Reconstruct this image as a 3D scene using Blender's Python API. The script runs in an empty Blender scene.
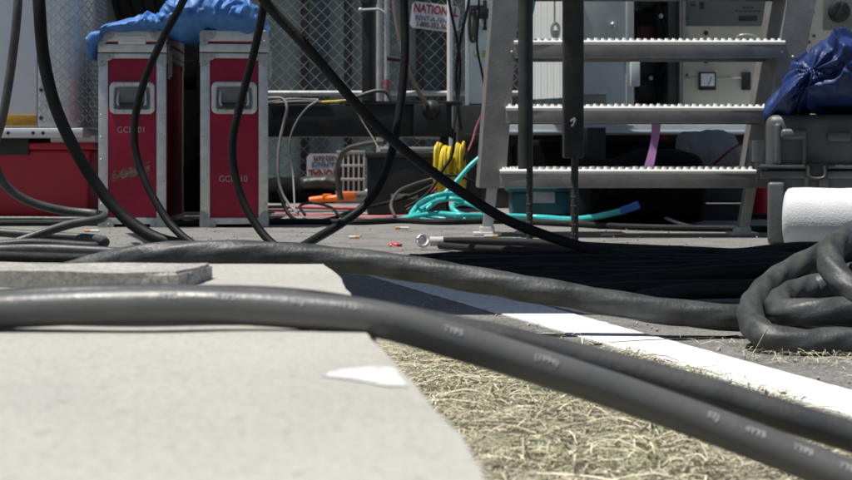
import bpy, bmesh, math, random
from mathutils import Vector, Matrix, noise, Euler
random.seed(7)
R = math.radians
scene = bpy.context.scene
col = scene.collection
F = 1500.0; CH = 0.2575          # focal length in photo pixels, camera height above the road
def P(x, y, d): return Vector(((x - 426) / F * d, d, CH - (y - 160) / F * d))
def G(x, y):                     # point on the road seen at a pixel
    return P(x, y, F * CH / (y - 160))

# ------------------------------------------------------------------ materials
def M(name, c, rough=.5, metal=0., var=.2, vs=9., bump=0., bs=90., c2=None, spec=.5, kind='noise', rv=.12, det=6, bdist=.01):
    m = bpy.data.materials.new(name); m.use_nodes = True
    nt = m.node_tree; b = nt.nodes['Principled BSDF']; L = nt.links.new
    tc = nt.nodes.new('ShaderNodeTexCoord')
    n = nt.nodes.new('ShaderNodeTexNoise'); n.inputs['Scale'].default_value = vs; n.inputs['Detail'].default_value = det
    n.inputs['Roughness'].default_value = .62
    L(tc.outputs['Object'], n.inputs['Vector'])
    rp = nt.nodes.new('ShaderNodeValToRGB')
    if c2 is None: c2 = tuple(min(1, v * (1 + var) + .01 * var) for v in c); c1 = tuple(v * (1 - var) for v in c)
    else: c1 = c
    rp.color_ramp.elements[0].position = .32; rp.color_ramp.elements[1].position = .68
    rp.color_ramp.elements[0].color = (*c1, 1); rp.color_ramp.elements[1].color = (*c2, 1)
    L(n.outputs['Fac'], rp.inputs['Fac']); L(rp.outputs['Color'], b.inputs['Base Color'])
    mr = nt.nodes.new('ShaderNodeMapRange'); mr.inputs['To Min'].default_value = max(.05, rough - rv); mr.inputs['To Max'].default_value = min(1, rough + rv)
    n3 = nt.nodes.new('ShaderNodeTexNoise'); n3.inputs['Scale'].default_value = vs * 2.7; n3.inputs['Detail'].default_value = 4
    L(tc.outputs['Object'], n3.inputs['Vector']); L(n3.outputs['Fac'], mr.inputs['Value']); L(mr.outputs['Result'], b.inputs['Roughness'])
    b.inputs['Metallic'].default_value = metal; b.inputs['Specular IOR Level'].default_value = spec
    if bump:
        bp = nt.nodes.new('ShaderNodeBump'); bp.inputs['Strength'].default_value = bump; bp.inputs['Distance'].default_value = bdist
        if kind == 'voronoi':
            t = nt.nodes.new('ShaderNodeTexVoronoi'); t.inputs['Scale'].default_value = bs; o = t.outputs['Distance']
        else:
            t = nt.nodes.new('ShaderNodeTexNoise'); t.inputs['Scale'].default_value = bs; t.inputs['Detail'].default_value = 5; o = t.outputs['Fac']
        L(tc.outputs['Object'], t.inputs['Vector']); L(o, bp.inputs['Height']); L(bp.outputs['Normal'], b.inputs['Normal'])
    return m
def speckle(m, scale, lo, hi, pos=(.35, .62), amt=.55, kind='voronoi'):
    """mix a fine grain of aggregate into a material's base colour"""
    nt = m.node_tree; b = nt.nodes['Principled BSDF']; L = nt.links.new
    src = b.inputs['Base Color'].links[0].from_socket
    tc = [n for n in nt.nodes if n.type == 'TEX_COORD'][0]
    v = nt.nodes.new('ShaderNodeTexVoronoi' if kind == 'voronoi' else 'ShaderNodeTexNoise'); v.inputs['Scale'].default_value = scale
    L(tc.outputs['Object'], v.inputs['Vector'])
    rp = nt.nodes.new('ShaderNodeValToRGB'); rp.color_ramp.elements[0].position = pos[0]; rp.color_ramp.elements[1].position = pos[1]
    rp.color_ramp.elements[0].color = (*lo, 1); rp.color_ramp.elements[1].color = (*hi, 1)
    L(v.outputs['Color' if kind == 'voronoi' else 'Fac'], rp.inputs['Fac'])
    mx = nt.nodes.new('ShaderNodeMix'); mx.data_type = 'RGBA'; mx.inputs[0].default_value = amt
    L(src, mx.inputs[6]); L(rp.outputs['Color'], mx.inputs[7]); L(mx.outputs[2], b.inputs['Base Color'])
    return m
asphalt = speckle(M('asphalt', (.2, .193, .178), .9, 0, .2, 1.6, .9, 260, det=8, bdist=.006), 230, (.07, .07, .066), (.38, .365, .335), (.2, .8), .5)
asphalt = speckle(asphalt, 7, (.05, .05, .048), (.26, .25, .23), (.36, .5), .28, 'noise')
concrete = speckle(speckle(M('concrete', (.385, .374, .325), .92, 0, .17, 4.5, .5, 140, det=9, bdist=.004), 420, (.22, .21, .19), (.5, .485, .44), (.1, .5), .35), 95, (.1, .09, .075), (.4, .39, .355), (.31, .37), .26, 'noise')
stainc = concrete
rough_conc = speckle(M('broken_concrete', (.4, .38, .34), .95, 0, .3, 14, 1., 70, bdist=.01), 300, (.2, .19, .17), (.5, .48, .44), (.2, .7), .45)
line_paint = speckle(speckle(M('line_paint', (.78, .78, .75), .8, 0, .06, 22, .6, 240, bdist=.004), 320, (.45, .45, .43), (.82, .82, .8), (.02, .2), .4), 75, (.25, .24, .22), (.8, .8, .78), (.33, .4), .45, 'noise')
front_rubber = M('grey_rubber', (.08, .08, .078), .38, 0, .2, 9, .15, 240, c2=(.13, .129, .124), spec=.5, bdist=.002)  # lighter grey rubber for the nearest cable
rubber = M('black_rubber', (.005, .0052, .0055), .55, 0, .35, 16, .18, 260, c2=(.012, .012, .0118), spec=.2, bdist=.002)
rubber_dusty = M('dusty_rubber', (.03, .031, .031), .46, 0, .3, 14, .2, 190, c2=(.085, .084, .08), spec=.5, bdist=.003)
whitewash = speckle(M('whitewash', (.72, .72, .69), .85, 0, .1, 40, .5, 200, bdist=.003), 120, (.36, .35, .31), (.76, .76, .73), (.38, .55), .75, 'noise')
rubber_green = M('worn_rubber', (.022, .025, .025), .5, 0, .3, 22, .3, 160, c2=(.075, .08, .077), spec=.45, bdist=.003)
rubber_matt = M('matt_rubber', (.012, .012, .012), .7, 0, .3, 12, .2, 200, spec=.3)
alu = M('aluminium', (.55, .56, .55), .42, .75, .14, 24, .12, 180, bdist=.003)
alu_dull = M('dull_aluminium', (.26, .254, .24), .5, .45, .2, 11, .2, 120, bdist=.003)
alu_bright = M('worn_bright_aluminium', (.72, .72, .69), .42, .35, .1, 30, .1, 150)
recess_m = M('recess_grey', (.16, .17, .165), .5, .2, .15, 20)
white_grip = M('sunlit_grip_aluminium', (.78, .77, .73), .55, .1, .08, 30)  # base whitened so tread tops and nosings read as sunlit
steel_dark = M('dark_steel', (.045, .045, .043), .5, .3, .35, 13, .2, 120, bdist=.003)
steel_black = M('black_painted_steel', (.014, .0145, .0145), .5, 0, .35, 9, .25, 110, bdist=.003)
red_case = M('red_laminate', (.27, .007, .034), .5, 0, .16, 10, .1, 200, bdist=.002, spec=.3)
zinc = M('zinc_plate', (.36, .37, .365), .45, .5, .2, 26, .12, 180)
red_bin = M('red_plastic', (.4, .008, .028), .4, 0, .1, 4)
white_paint = M('white_paint', (.62, .66, .67), .4, 0, .06, 3, .05, 30)
white_bright = M('bright_white_paint', (.8, .82, .8), .4, 0, .04, 4)
grey_blue = M('grey_blue_paint', (.5, .555, .585), .45, 0, .08, 3, .05, 30)
amber = M('amber_reflector', (.36, .2, .012), .25, 0, .15, 60, .4, 160, kind='voronoi', bdist=.002)
tarp_blue = M('blue_tarpaulin', (.05, .175, .46), .55, 0, .12, 14, .3, 60, bdist=.008)
tarp_navy = M('dark_blue_tarpaulin', (.007, .026, .125), .5, 0, .25, 12, .3, 50, bdist=.008)
screen_m = M('screen_fabric', (.085, .115, .122), .9, 0, .35, 2.2, .5, 200, c2=(.15, .2, .21))
galv = M('galvanised_steel', (.45, .46, .455), .5, .3, .2, 20)
sign_white = M('sign_white', (.72, .72, .7), .5, 0, .08, 12)
sign_red = M('sign_red', (.33, .02, .03), .5, 0, .12, 30)
sign_blue = M('sign_navy', (.1, .11, .22), .5, 0, .12, 30)
sign_dark = M('sign_maroon', (.16, .04, .05), .5, 0, .12, 30)
pale_ink = M('pale_lettering', (.45, .4, .39), .7, 0, .25, 120)
cable_ink = M('cable_print', (.3, .3, .29), .6, 0, .35, 200)
scuff_m = M('scuffed_wood', (.24, .15, .11), .8, 0, .4, 60)
tyre_m = M('tyre_rubber', (.018, .018, .018), .75, 0, .3, 12, .3, 120)
beige = M('beige_enamel', (.48, .46, .385), .45, 0, .1, 5, .05, 60)
panel_green = M('grey_green_enamel', (.115, .135, .13), .4, 0, .1, 5)
black_plastic = M('black_plastic', (.012, .012, .013), .4, 0, .25, 20)
meter_face = M('meter_face', (.7, .72, .74), .3, 0, .05, 20)
trunk_m = M('grey_moulded_plastic', (.1, .107, .11), .42, 0, .15, 9, .25, 160, bdist=.003)
trunk_edge = M('grey_flange_plastic', (.09, .094, .094), .4, 0, .2, 12)
bubble = M('white_bubble_sheet', (.64, .66, .67), .6, 0, .08, 12, .22, 210, kind='voronoi', bdist=.003)
foam_dark = M('dark_foam', (.05, .05, .05), .8, 0, .2, 20)
yellow = M('yellow_cord', (.72, .55, .03), .42, 0, .12, 30)
cyan = M('turquoise_hose', (.05, .5, .5), .35, 0, .12, 14)
blue_hose = M('blue_hose', (.02, .12, .5), .35, 0, .12, 14)
pink_cord = M('pink_cord', (.5, .09, .11), .45, 0, .2, 20)
crimson_cord = M('crimson_cord', (.16, .015, .04), .45, 0, .2, 20)
grey_cord = M('grey_cord', (.2, .2, .195), .5, 0, .2, 20)
tan_strap = M('tan_strap', (.24, .2, .155), .8, 0, .2, 40, .3, 300)
purple = M('violet_strap', (.56, .27, .62), .6, 0, .15, 30, .3, 300)
orange = M('orange_plastic', (.85, .17, .02), .4, 0, .1, 20)
teal_bin = M('teal_plastic', (.01, .1, .13), .4, 0, .2, 8)
grey_bag = M('grey_canvas', (.17, .175, .17), .85, 0, .2, 12, .4, 240)
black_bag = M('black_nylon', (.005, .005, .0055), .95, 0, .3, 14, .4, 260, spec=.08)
crate_m = M('pale_grey_plastic', (.5, .5, .48), .45, 0, .12, 12)
paper = M('scrap_paper', (.7, .68, .6), .8, 0, .12, 40)
butt = M('cigarette_filter', (.6, .36, .14), .8, 0, .2, 60)
chrome = M('chrome', (.5, .5, .5), .3, .8, .1, 20)
dirt = speckle(M('straw_litter', (.19, .168, .115), .95, 0, .35, 14, 1., 130, c2=(.46, .425, .29), bdist=.008), 420, (.06, .055, .045), (.5, .47, .37), (.2, .75), .5)
straws = [M('straw', (.51, .47, .32), .75, 0, .15, 30), M('pale_straw', (.7, .655, .48), .75, 0, .12, 30),
          M('green_straw', (.2, .24, .11), .75, 0, .2, 30), M('dead_leaf', (.09, .07, .05), .8, 0, .3, 30), M('dun_straw', (.35, .32, .22), .75, 0, .2, 30)]
soil = M('soil', (.1, .085, .065), .95, 0, .3, 20, .8, 90)

# ------------------------------------------------------------------ mesh helpers
def smooth_angle(me, ang=40):
    for p in me.polygons: p.use_smooth = True
    try: me.set_sharp_from_angle(angle=R(ang))
    except Exception: pass
def meta(o, label=None, cat=None, group=None, kind=None):
    if label: o['label'] = label
    if cat: o['category'] = cat
    if group: o['group'] = group
    if kind: o['kind'] = kind
    return o
def obj(name, bm, mat, parent=None, label=None, cat=None, group=None, kind=None, ang=40):
    """link a bmesh (world coordinates) as ONE mesh object whose origin is its base centre"""
    bmesh.ops.recalc_face_normals(bm, faces=bm.faces)
    me = bpy.data.meshes.new(name)
    if len(bm.verts):
        xs = [v.co for v in bm.verts]
        o0 = Vector(((min(v.x for v in xs) + max(v.x for v in xs)) / 2, (min(v.y for v in xs) + max(v.y for v in xs)) / 2, min(v.z for v in xs)))
    else: o0 = Vector((0, 0, 0))
    bmesh.ops.translate(bm, verts=bm.verts, vec=-o0)
    bm.to_mesh(me); bm.free()
    for m in (mat if isinstance(mat, (list, tuple)) else [mat]): me.materials.append(m)
    smooth_angle(me, ang)
    o = bpy.data.objects.new(name, me); col.objects.link(o)
    if parent is not None:
        w = Vector((0, 0, 0)); q = parent
        while q is not None: w += q.location; q = q.parent
        o.parent = parent; o.location = o0 - w
    else: o.location = o0
    return meta(o, label, cat, group, kind)
def thing(name, loc, label, cat, group=None):
    o = bpy.data.objects.new(name, None); col.objects.link(o); o.location = loc; o.empty_display_size = .05
    return meta(o, label, cat, group)
def NB(): return bmesh.new()
def merge(bm, tmp, mi=0):
    for f in tmp.faces: f.material_index = mi
    me = bpy.data.meshes.new('tmp'); tmp.to_mesh(me); tmp.free(); bm.from_mesh(me); bpy.data.meshes.remove(me)
def bx(bm, c, s, rot=None, bev=0., seg=2, mi=0, taper=None):
    t = NB(); bmesh.ops.create_cube(t, size=1)
    for v in t.verts:
        v.co = Vector((v.co.x * s[0], v.co.y * s[1], v.co.z * s[2]))
        if taper and v.co.z < 0: v.co.x *= taper; v.co.y *= taper
    if bev: bmesh.ops.bevel(t, geom=t.edges[:], offset=bev, segments=seg, affect='EDGES', profile=.6)
    mtx = Matrix.Translation(c)
    if rot is not None: mtx = mtx @ Euler(rot).to_matrix().to_4x4()
    bmesh.ops.transform(t, matrix=mtx, verts=t.verts); merge(bm, t, mi)
def pbox(bm, x0, y0, x1, y1, d, depth, bev=0., mi=0, seg=2):
    a = P(x0, y0, d); b = P(x1, y1, d)
    bx(bm, Vector(((a.x + b.x) / 2, d + depth / 2, (a.z + b.z) / 2)), (abs(b.x - a.x), depth, abs(a.z - b.z)), None, bev, seg, mi)
def beam(bm, a, b, w, h, bev=0., mi=0):
    """a straight bar of section w (across X) by h from a to b"""
    a = Vector(a); b = Vector(b); t = (b - a); L = t.length; t.normalize()
    x = Vector((1, 0, 0)) if abs(t.x) < .8 else Vector((0, 1, 0))
    y = t.cross(x).normalized(); x = y.cross(t).normalized()
    q = NB(); bmesh.ops.create_cube(q, size=1)
    for v in q.verts: v.co = Vector((v.co.x * w, v.co.y * h, v.co.z * L))
    if bev: bmesh.ops.bevel(q, geom=q.edges[:], offset=bev, segments=2, affect='EDGES')
    m = Matrix((x, y, t)).transposed().to_4x4(); m.translation = (a + b) / 2
    bmesh.ops.transform(q, matrix=m, verts=q.verts); merge(bm, q, mi)
def cyl(bm, a, b, r, seg=16, r2=None, mi=0):
    a = Vector(a); b = Vector(b); t = b - a; q = NB()
    bmesh.ops.create_cone(q, cap_ends=True, segments=seg, radius1=r, radius2=r if r2 is None else r2, depth=t.length)
    m = t.to_track_quat('Z', 'Y').to_matrix().to_4x4(); m.translation = (a + b) / 2
    bmesh.ops.transform(q, matrix=m, verts=q.verts); merge(bm, q, mi)
def spline(pts, n=10, closed=False):
    pts = [Vector(p) for p in pts]; out = []; N = len(pts)
    rng = range(N) if closed else range(N - 1)
    for i in rng:
        if closed: p0, p1, p2, p3 = pts[i - 1], pts[i], pts[(i + 1) % N], pts[(i + 2) % N]
        else:
            p1, p2 = pts[i], pts[i + 1]
            p0 = pts[i - 1] if i else p1 * 2 - p2
            p3 = pts[i + 2] if i + 2 < N else p2 * 2 - p1
        t0 = 0.; t1 = t0 + max(1e-4, (p1 - p0).length) ** .5; t2 = t1 + max(1e-4, (p2 - p1).length) ** .5; t3 = t2 + max(1e-4, (p3 - p2).length) ** .5
        for k in range(n):
            t = t1 + (t2 - t1) * k / n
            a1 = p0 * ((t1 - t) / (t1 - t0)) + p1 * ((t - t0) / (t1 - t0)); a2 = p1 * ((t2 - t) / (t2 - t1)) + p2 * ((t - t1) / (t2 - t1))
            a3 = p2 * ((t3 - t) / (t3 - t2)) + p3 * ((t - t2) / (t3 - t2))
            b1 = a1 * ((t2 - t) / (t2 - t0)) + a2 * ((t - t0) / (t2 - t0)); b2 = a2 * ((t3 - t) / (t3 - t1)) + a3 * ((t - t1) / (t3 - t1))
            out.append(b1 * ((t2 - t) / (t2 - t1)) + b2 * ((t - t1) / (t2 - t1)))
    if not closed: out.append(pts[-1])
    return out
def tube(bm, pts, r, seg=12, n=10, closed=False, raw=False, twist=0., lobes=0, lump=0., mi=0, la=.03):
    path = [Vector(p) for p in pts] if raw else spline(pts, n, closed)
    N = len(path); rings = []; prev = None; s = 0.
    for i, p in enumerate(path):
        if closed: t = path[(i + 1) % N] - path[i - 1]
        else: t = path[min(i + 1, N - 1)] - path[max(i - 1, 0)]
        if t.length < 1e-9: t = Vector((1, 0, 0))
        t.normalize()
        if prev is None:
            u = Vector((0, 0, 1)) if abs(t.z) < .9 else Vector((1, 0, 0)); x = (u - t * u.dot(t)).normalized()
        else:
            x = prev - t * prev.dot(t)
            x = x.normalized() if x.length > 1e-6 else t.orthogonal().normalized()
        prev = x; y = t.cross(x)
        if i: s += (path[i] - path[i - 1]).length
        ring = []
        for k in range(seg):
            a = 2 * math.pi * k / seg; rr = r
            if lobes: rr = r * (1 + la * math.cos(lobes * (a + twist * s)))
            if lump: rr *= 1 + lump * noise.noise(p * (1.2 / max(r, .004)) * .25 + Vector((0, 0, a)))
            ring.append(bm.verts.new(p + (x * math.cos(a) + y * math.sin(a)) * rr))
        rings.append(ring)
    M_ = N if closed else N - 1
    for i in range(M_):
        A, B = rings[i], rings[(i + 1) % N]
        for k in range(seg):
            f = bm.faces.new((A[k], A[(k + 1) % seg], B[(k + 1) % seg], B[k])); f.material_index = mi
    if not closed:
        for ring, e in ((rings[0], path[0]), (rings[-1], path[-1])):
            f = bm.faces.new(ring); f.material_index = mi
    return path
def lathe(bm, c, axis, prof, seg=32, mi=0):
    ax = Vector(axis).normalized(); x = ax.orthogonal().normalized(); y = ax.cross(x); c = Vector(c); rings = []
    for h, r in prof:
        rings.append([bm.verts.new(c + ax * h + (x * math.cos(2 * math.pi * k / seg) + y * math.sin(2 * math.pi * k / seg)) * max(r, 1e-4)) for k in range(seg)])
    for A, B in zip(rings, rings[1:]):
        for k in range(seg):
            f = bm.faces.new((A[k], A[(k + 1) % seg], B[(k + 1) % seg], B[k])); f.material_index = mi
    for r_ in (rings[0], rings[-1]):
        f = bm.faces.new(r_); f.material_index = mi
def prism(bm, poly, z0, z1, mi=0):
    lo = [bm.verts.new((x, y, z0)) for x, y in poly]; hi = [bm.verts.new((x, y, z1)) for x, y in poly]
    bm.faces.new(lo[::-1]); bm.faces.new(hi); n = len(poly)
    for i in range(n): bm.faces.new((lo[i], lo[(i + 1) % n], hi[(i + 1) % n], hi[i]))
def text_bm(s, size, extrude=.0, offset=0.):
    cu = bpy.data.curves.new('t', 'FONT'); cu.body = s; cu.size = size; cu.extrude = extrude; cu.offset = offset; cu.align_x = 'CENTER'; cu.align_y = 'CENTER'; cu.resolution_u = 3
    o = bpy.data.objects.new('t', cu); col.objects.link(o)
    dg = bpy.context.evaluated_depsgraph_get(); me = bpy.data.meshes.new_from_object(o.evaluated_get(dg))
    bm = NB(); bm.from_mesh(me); bpy.data.meshes.remove(me); bpy.data.objects.remove(o); bpy.data.curves.remove(cu)
    return bm
def text_at(s, size, c, rot=(math.pi / 2, 0, 0), extrude=.0006, offset=0., sx=1.):
    bm = text_bm(s, size, extrude, offset)
    bmesh.ops.transform(bm, matrix=Matrix.Translation(c) @ Euler(rot).to_matrix().to_4x4() @ Matrix.Diagonal((sx, 1, 1, 1)), verts=bm.verts)
    return bm
def crumple(p, f=9., a=1., seed=0.):
    q = Vector(p) * f + Vector((seed, seed * 1.7, 3.1 * seed)); v = 0.
    wq = q * .45; wx = noise.noise(wq) * 1.5; wy = noise.noise(wq + Vector((31, 7, 2))) * 1.5
    for k, (w, fr) in enumerate(((.42, .5), (.3, .9), (.2, 1.5), (.13, 2.7), (.08, 4.6))):
        an = 2.4 * k + seed; dr = Vector((math.cos(an), .5 * math.sin(an * 1.7), math.sin(an)))
        u = q.dot(dr) * fr + (wx if k % 2 else wy) * (1 + .5 * k) + noise.noise(q * (.6 + .5 * k)) * .8
        tri = abs((u * .5) % 1 * 2 - 1)
        v += w * (tri ** 1.35) * (.5 + .9 * abs(noise.noise(q * .7 + Vector((k * 5, 0, 0)))))
    return a * (v * 1.9 - .4)
def drape(bm, top, bottom, d0, d1, amp, f, seed=0., nu=110, nv=56, sharp=.75, aniso=(1, 1, 1), peaks=None, nf=9):
    """crumpled sheet mass lofted between a top and a bottom outline (photo pixels) over a real depth d0..d1"""
    def ip(tab, x):
        if x <= tab[0][0]: return tab[0][1]
        for (a, ya), (b, yb) in zip(tab, tab[1:]):
            if x <= b: return ya + (yb - ya) * (x - a) / (b - a)
        return tab[-1][1]
    x0, x1 = top[0][0], top[-1][0]; rings = []
    dm = (d0 + d1) / 2
    for i in range(nu + 1):
        x = x0 + (x1 - x0) * i / nu; yt, yb = ip(top, x), ip(bottom, x)
        e = min(1., (min(i, nu - i) / nu * 9) ** .6 + .12)
        ring = []
        for k in range(nv):
            a = 2 * math.pi * k / nv
            cy = -math.cos(a); cz = math.sin(a)
            cy = math.copysign(abs(cy) ** sharp, cy); cz = math.copysign(abs(cz) ** sharp, cz)
            c = P(x, (yt + yb) / 2, d0); hz = abs(yb - yt) / 2 / F * d0
            p = Vector((c.x, dm + cy * (d1 - d0) / 2 * e, c.z + cz * hz))
            nrm = Vector((0, cy, cz)).normalized()
            q = Vector((p.x * aniso[0], p.y * aniso[1], p.z * aniso[2]))
            dv = crumple(q, f, amp, seed)
            if peaks:
                dv = 0.; ws = 0.
                for m, (px, py) in enumerate(peaks):
                    pk = P(px, py, d0); dx, dz = p.x - pk.x, (p.z - pk.z) - .55 * abs(p.y - d0 - .12) * (1 if cz > 0 else .2); rad = math.hypot(dx, dz)
                    th = math.atan2(dz, dx) / (2 * math.pi) * nf + m * .37
                    th += .8 * noise.noise(p * 5. + Vector((seed, m, 0))) + .1 * noise.noise(p * 14 + Vector((seed, m, 4)))
                    tri = 1 - abs(2 * (th % 1) - 1); t2 = 1 - abs(2 * ((th * 1.9 + .3 + .5 * noise.noise(p * 6)) % 1) - 1); t3 = 1 - abs(2 * ((th * 4.7 + 9 * rad + noise.noise(p * 12)) % 1) - 1)
                    am = .45 + .9 * abs(noise.noise(p * 4 + Vector((m, seed, 2))))
                    wgt = 1 / (.02 + rad * rad); ws += wgt
                    dv += wgt * amp * min(1, rad / .07 + .25) * (am * (tri ** 1.15 - .45) + .45 * (t2 ** 1.1 - .45) + .03 * (t3 - .5))
                dv = dv / ws + amp * .3 * crumple(q * 1.0, f * .7, 1, seed)
            if cz < -.2: dv = min(dv, amp * .05) if not peaks else dv * .6
            sh = Vector((noise.noise(q * f * .8 + Vector((9, 1, seed))), 0, 0)) * amp * .6
            ring.append(bm.verts.new(p + nrm * dv + sh))
        rings.append(ring)
    for A, B in zip(rings, rings[1:]):
        for k in range(nv): bm.faces.new((A[k], A[(k + 1) % nv], B[(k + 1) % nv], B[k]))
    bm.faces.new(rings[0]); bm.faces.new(rings[-1])

# ------------------------------------------------------------------ world, sun, camera
SUN = Vector((-.31, -.06, .95)).normalized()
w = bpy.data.worlds.new('World'); scene.world = w; w.use_nodes = True
nt = w.node_tree; bg = nt.nodes['Background']; sky = nt.nodes.new('ShaderNodeTexSky'); sky.sky_type = 'NISHITA'; sky.sun_disc = False
sky.sun_elevation = math.asin(SUN.z); sky.sun_rotation = math.atan2(SUN.x, SUN.y); sky.air_density = 1.; sky.dust_density = 1.2
nt.links.new(sky.outputs['Color'], bg.inputs['Color']); bg.inputs['Strength'].default_value = .07
sl = bpy.data.lights.new('sun', 'SUN'); sl.energy = 5.0; sl.angle = R(.53); sl.color = (1, .965, .91)
so = bpy.data.objects.new('sun', sl); col.objects.link(so); so.rotation_euler = SUN.to_track_quat('Z', 'Y').to_euler(); so.location = (-3, 1, 8)
cam = bpy.data.cameras.new('camera'); co = bpy.data.objects.new('camera', cam); col.objects.link(co); scene.camera = co
co.location = (0, 0, CH); co.rotation_euler = (math.pi / 2, 0, 0)
cam.sensor_width = 36; cam.sensor_fit = 'HORIZONTAL'; cam.lens = F / 852 * 36; cam.shift_y = -80 / 852; cam.clip_start = .02; cam.clip_end = 400
cam.dof.use_dof = True; cam.dof.focus_distance = 2.7; cam.dof.aperture_fstop = 17.
scene.view_settings.view_transform = 'Standard'; scene.view_settings.look = 'None'; scene.view_settings.gamma = 1
scene.view_settings.use_curve_mapping = False; scene.view_settings.exposure = .1

# ------------------------------------------------------------------ the setting
def sheet(name, poly, z, mat, **k):
    bm = NB(); bm.faces.new([bm.verts.new((x, y, z)) for x, y in poly]); return obj(name, bm, mat, **k)
sheet('road', [(-60, -20), (60, -20), (60, 140), (-60, 140)], 0, asphalt, kind='structure')
edge = lambda d: .079 - .1147 * d            # right hand edge of the raised pavement
def slab(name, poly, z0, z1, mat, bev=.01, cut=.018, amp=.0022):
    bm = NB(); prism(bm, poly, z0, z1)
    bmesh.ops.bevel(bm, geom=[e for e in bm.edges if all(v.co.z > z1 - 1e-5 for v in e.verts)], offset=bev, segments=3, affect='EDGES')
    bmesh.ops.triangulate(bm, faces=[f for f in bm.faces if len(f.verts) > 4])
    long = [e for e in bm.edges if e.calc_length() > cut]
    for _ in range(7):
        long = [e for e in bm.edges if e.calc_length() > cut * 2]
        if not long or len(bm.verts) > 60000: break
        bmesh.ops.subdivide_edges(bm, edges=long, cuts=1, use_grid_fill=True)
    for v in bm.verts:
        if v.co.z > z0 + .02:
            v.co.x += amp * noise.noise(v.co * 30); v.co.y += amp * noise.noise(v.co * 30 + Vector((5, 0, 0))); v.co.z += amp * .8 * noise.noise(v.co * 11 + Vector((0, 8, 0)))
    return obj(name, bm, mat, kind='structure', ang=60)
slab('pavement', [(-3, -2), (edge(-2), -2), (edge(-1), -1), (edge(0), 0), (edge(.3), .3), (edge(.6), .6), (edge(.9475), .9475), (-3, .9475)], -.05, .15, concrete)
slab('pavement', [(-3, .954), (edge(.954), .954), (edge(1.2), 1.2), (edge(1.48), 1.48), (edge(1.568) - .004, 1.568), (-.4, 1.57), (-3, 1.57)], -.05, .1485, concrete, bev=.004)
slab('pavement_slab', [(-3, 1.275), (-.5, 1.268), (-.42, 1.277), (-.33, 1.269), (-.26, 1.275), (-.209, 1.27), (-.2, 1.32), (-.196, 1.38), (-.3, 1.378), (-3, 1.385)], .09, .1627, rough_conc, bev=.003, cut=.012, amp=.0035)
# joint fill of dark grit
bm = NB(); bx(bm, (-1.516, .95075, .135), (2.96, .0062, .02)); obj('pavement_joint', bm, soil, kind='structure')
# white paint drip on the pavement
def on_slab(x, y): d = F * .1075 / (y - 160); return Vector(((x - 426) / F * d, d, 0))
ol = spline([on_slab(x, y) for x, y in ((322, 377.5), (338, 373), (358, 370.5), (382, 369.5), (402, 374), (412, 381), (417, 387.5), (418, 391), (404, 389.5), (388, 388.5), (372, 386), (352, 382), (336, 379.5))], 8, True)
cen = sum(ol, Vector()) / len(ol); rings = []; bm = NB()
for fr in (1., .7, .35):
    ring = []
    for p in ol:
        q = cen + (p - cen) * fr
        if fr == 1: q = q + Vector((noise.noise(p * 160), noise.noise(p * 160 + Vector((3, 3, 3))), 0)) * .0022
        q.x = min(q.x, edge(q.y) - .0075); q.z = .15 + .0022 * .8 * noise.noise(Vector((q.x, q.y, .15)) * 11 + Vector((0, 8, 0))) + .0007
        ring.append(bm.verts.new(q))
    rings.append(ring)
for A, B in zip(rings, rings[1:]):
    for k in range(len(A)): bm.faces.new((A[k], A[(k + 1) % len(A)], B[(k + 1) % len(A)], B[k]))
bm.faces.new(rings[-1]); obj('paint_patch', bm, whitewash, kind='structure')
# painted bay line
ll = lambda d: .425 - .30 * (d - 1.496); lr = lambda d: .4726 - .2745 * (d - 1.664)
bm = NB(); L_, R_ = [], []
for i in range(160):
    d = .7 + 3.3 * i / 159
    L_.append(bm.verts.new((ll(d) + .0045 * noise.noise(Vector((d * 40, 1, 0))), d, .0022))); R_.append(bm.verts.new((lr(d) + .0045 * noise.noise(Vector((d * 40, 7, 0))), d, .0022)))
for i in range(159): bm.faces.new((L_[i], R_[i], R_[i + 1], L_[i + 1]))
for E_ in (L_, R_):             # the paint's edges run down to the asphalt
    dn = [bm.verts.new((v.co.x, v.co.y, -.001)) for v in E_]
    for i in range(159): bm.faces.new((E_[i], E_[i + 1], dn[i + 1], dn[i]))
obj('road_marking', bm, line_paint, kind='structure')
# straw-strewn gutter between pavement and line
bm = NB(); A, B = [], []
for i in range(60):
    d = -.5 + 2.75 * i / 59
    wv = .012 * noise.noise(Vector((d * 14, 2, 3)))
    A.append(bm.verts.new((edge(d) - .02, d, .0012))); B.append(bm.verts.new((max(edge(d), ll(d) - .012 + wv - .1 * max(0, d - 1.75)), d, .0012)))
for i in range(59): bm.faces.new((A[i], B[i], B[i + 1], A[i + 1]))
obj('verge', bm, dirt, kind='structure')
def blade(bm, p, ang, L, wd, lift, mi):
    t = Vector((math.cos(ang), math.sin(ang), 0)); s = Vector((-t.y, t.x, 0)); bend = random.gauss(0, .14); pr = None; n = 4
    tl = random.uniform(-.7, .7)
    for k in range(n + 1):
        u = k / n
        c = Vector(p) + t * (L * (u - .5)) + s * (bend * L * (u - .5) ** 2) + Vector((0, 0, lift * math.sin(math.pi * min(1, u * random.uniform(.9, 1.1))) + .001))
        w_ = wd * (1 - .75 * abs(u - .4)); q = (s + Vector((0, 0, tl))).normalized() * w_ / 2
        cur = (bm.verts.new(c + q), bm.verts.new(c - q))
        if pr: f = bm.faces.new((pr[0], pr[1], cur[1], cur[0])); f.material_index = mi
        pr = cur
bm = NB(); n = 0
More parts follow.
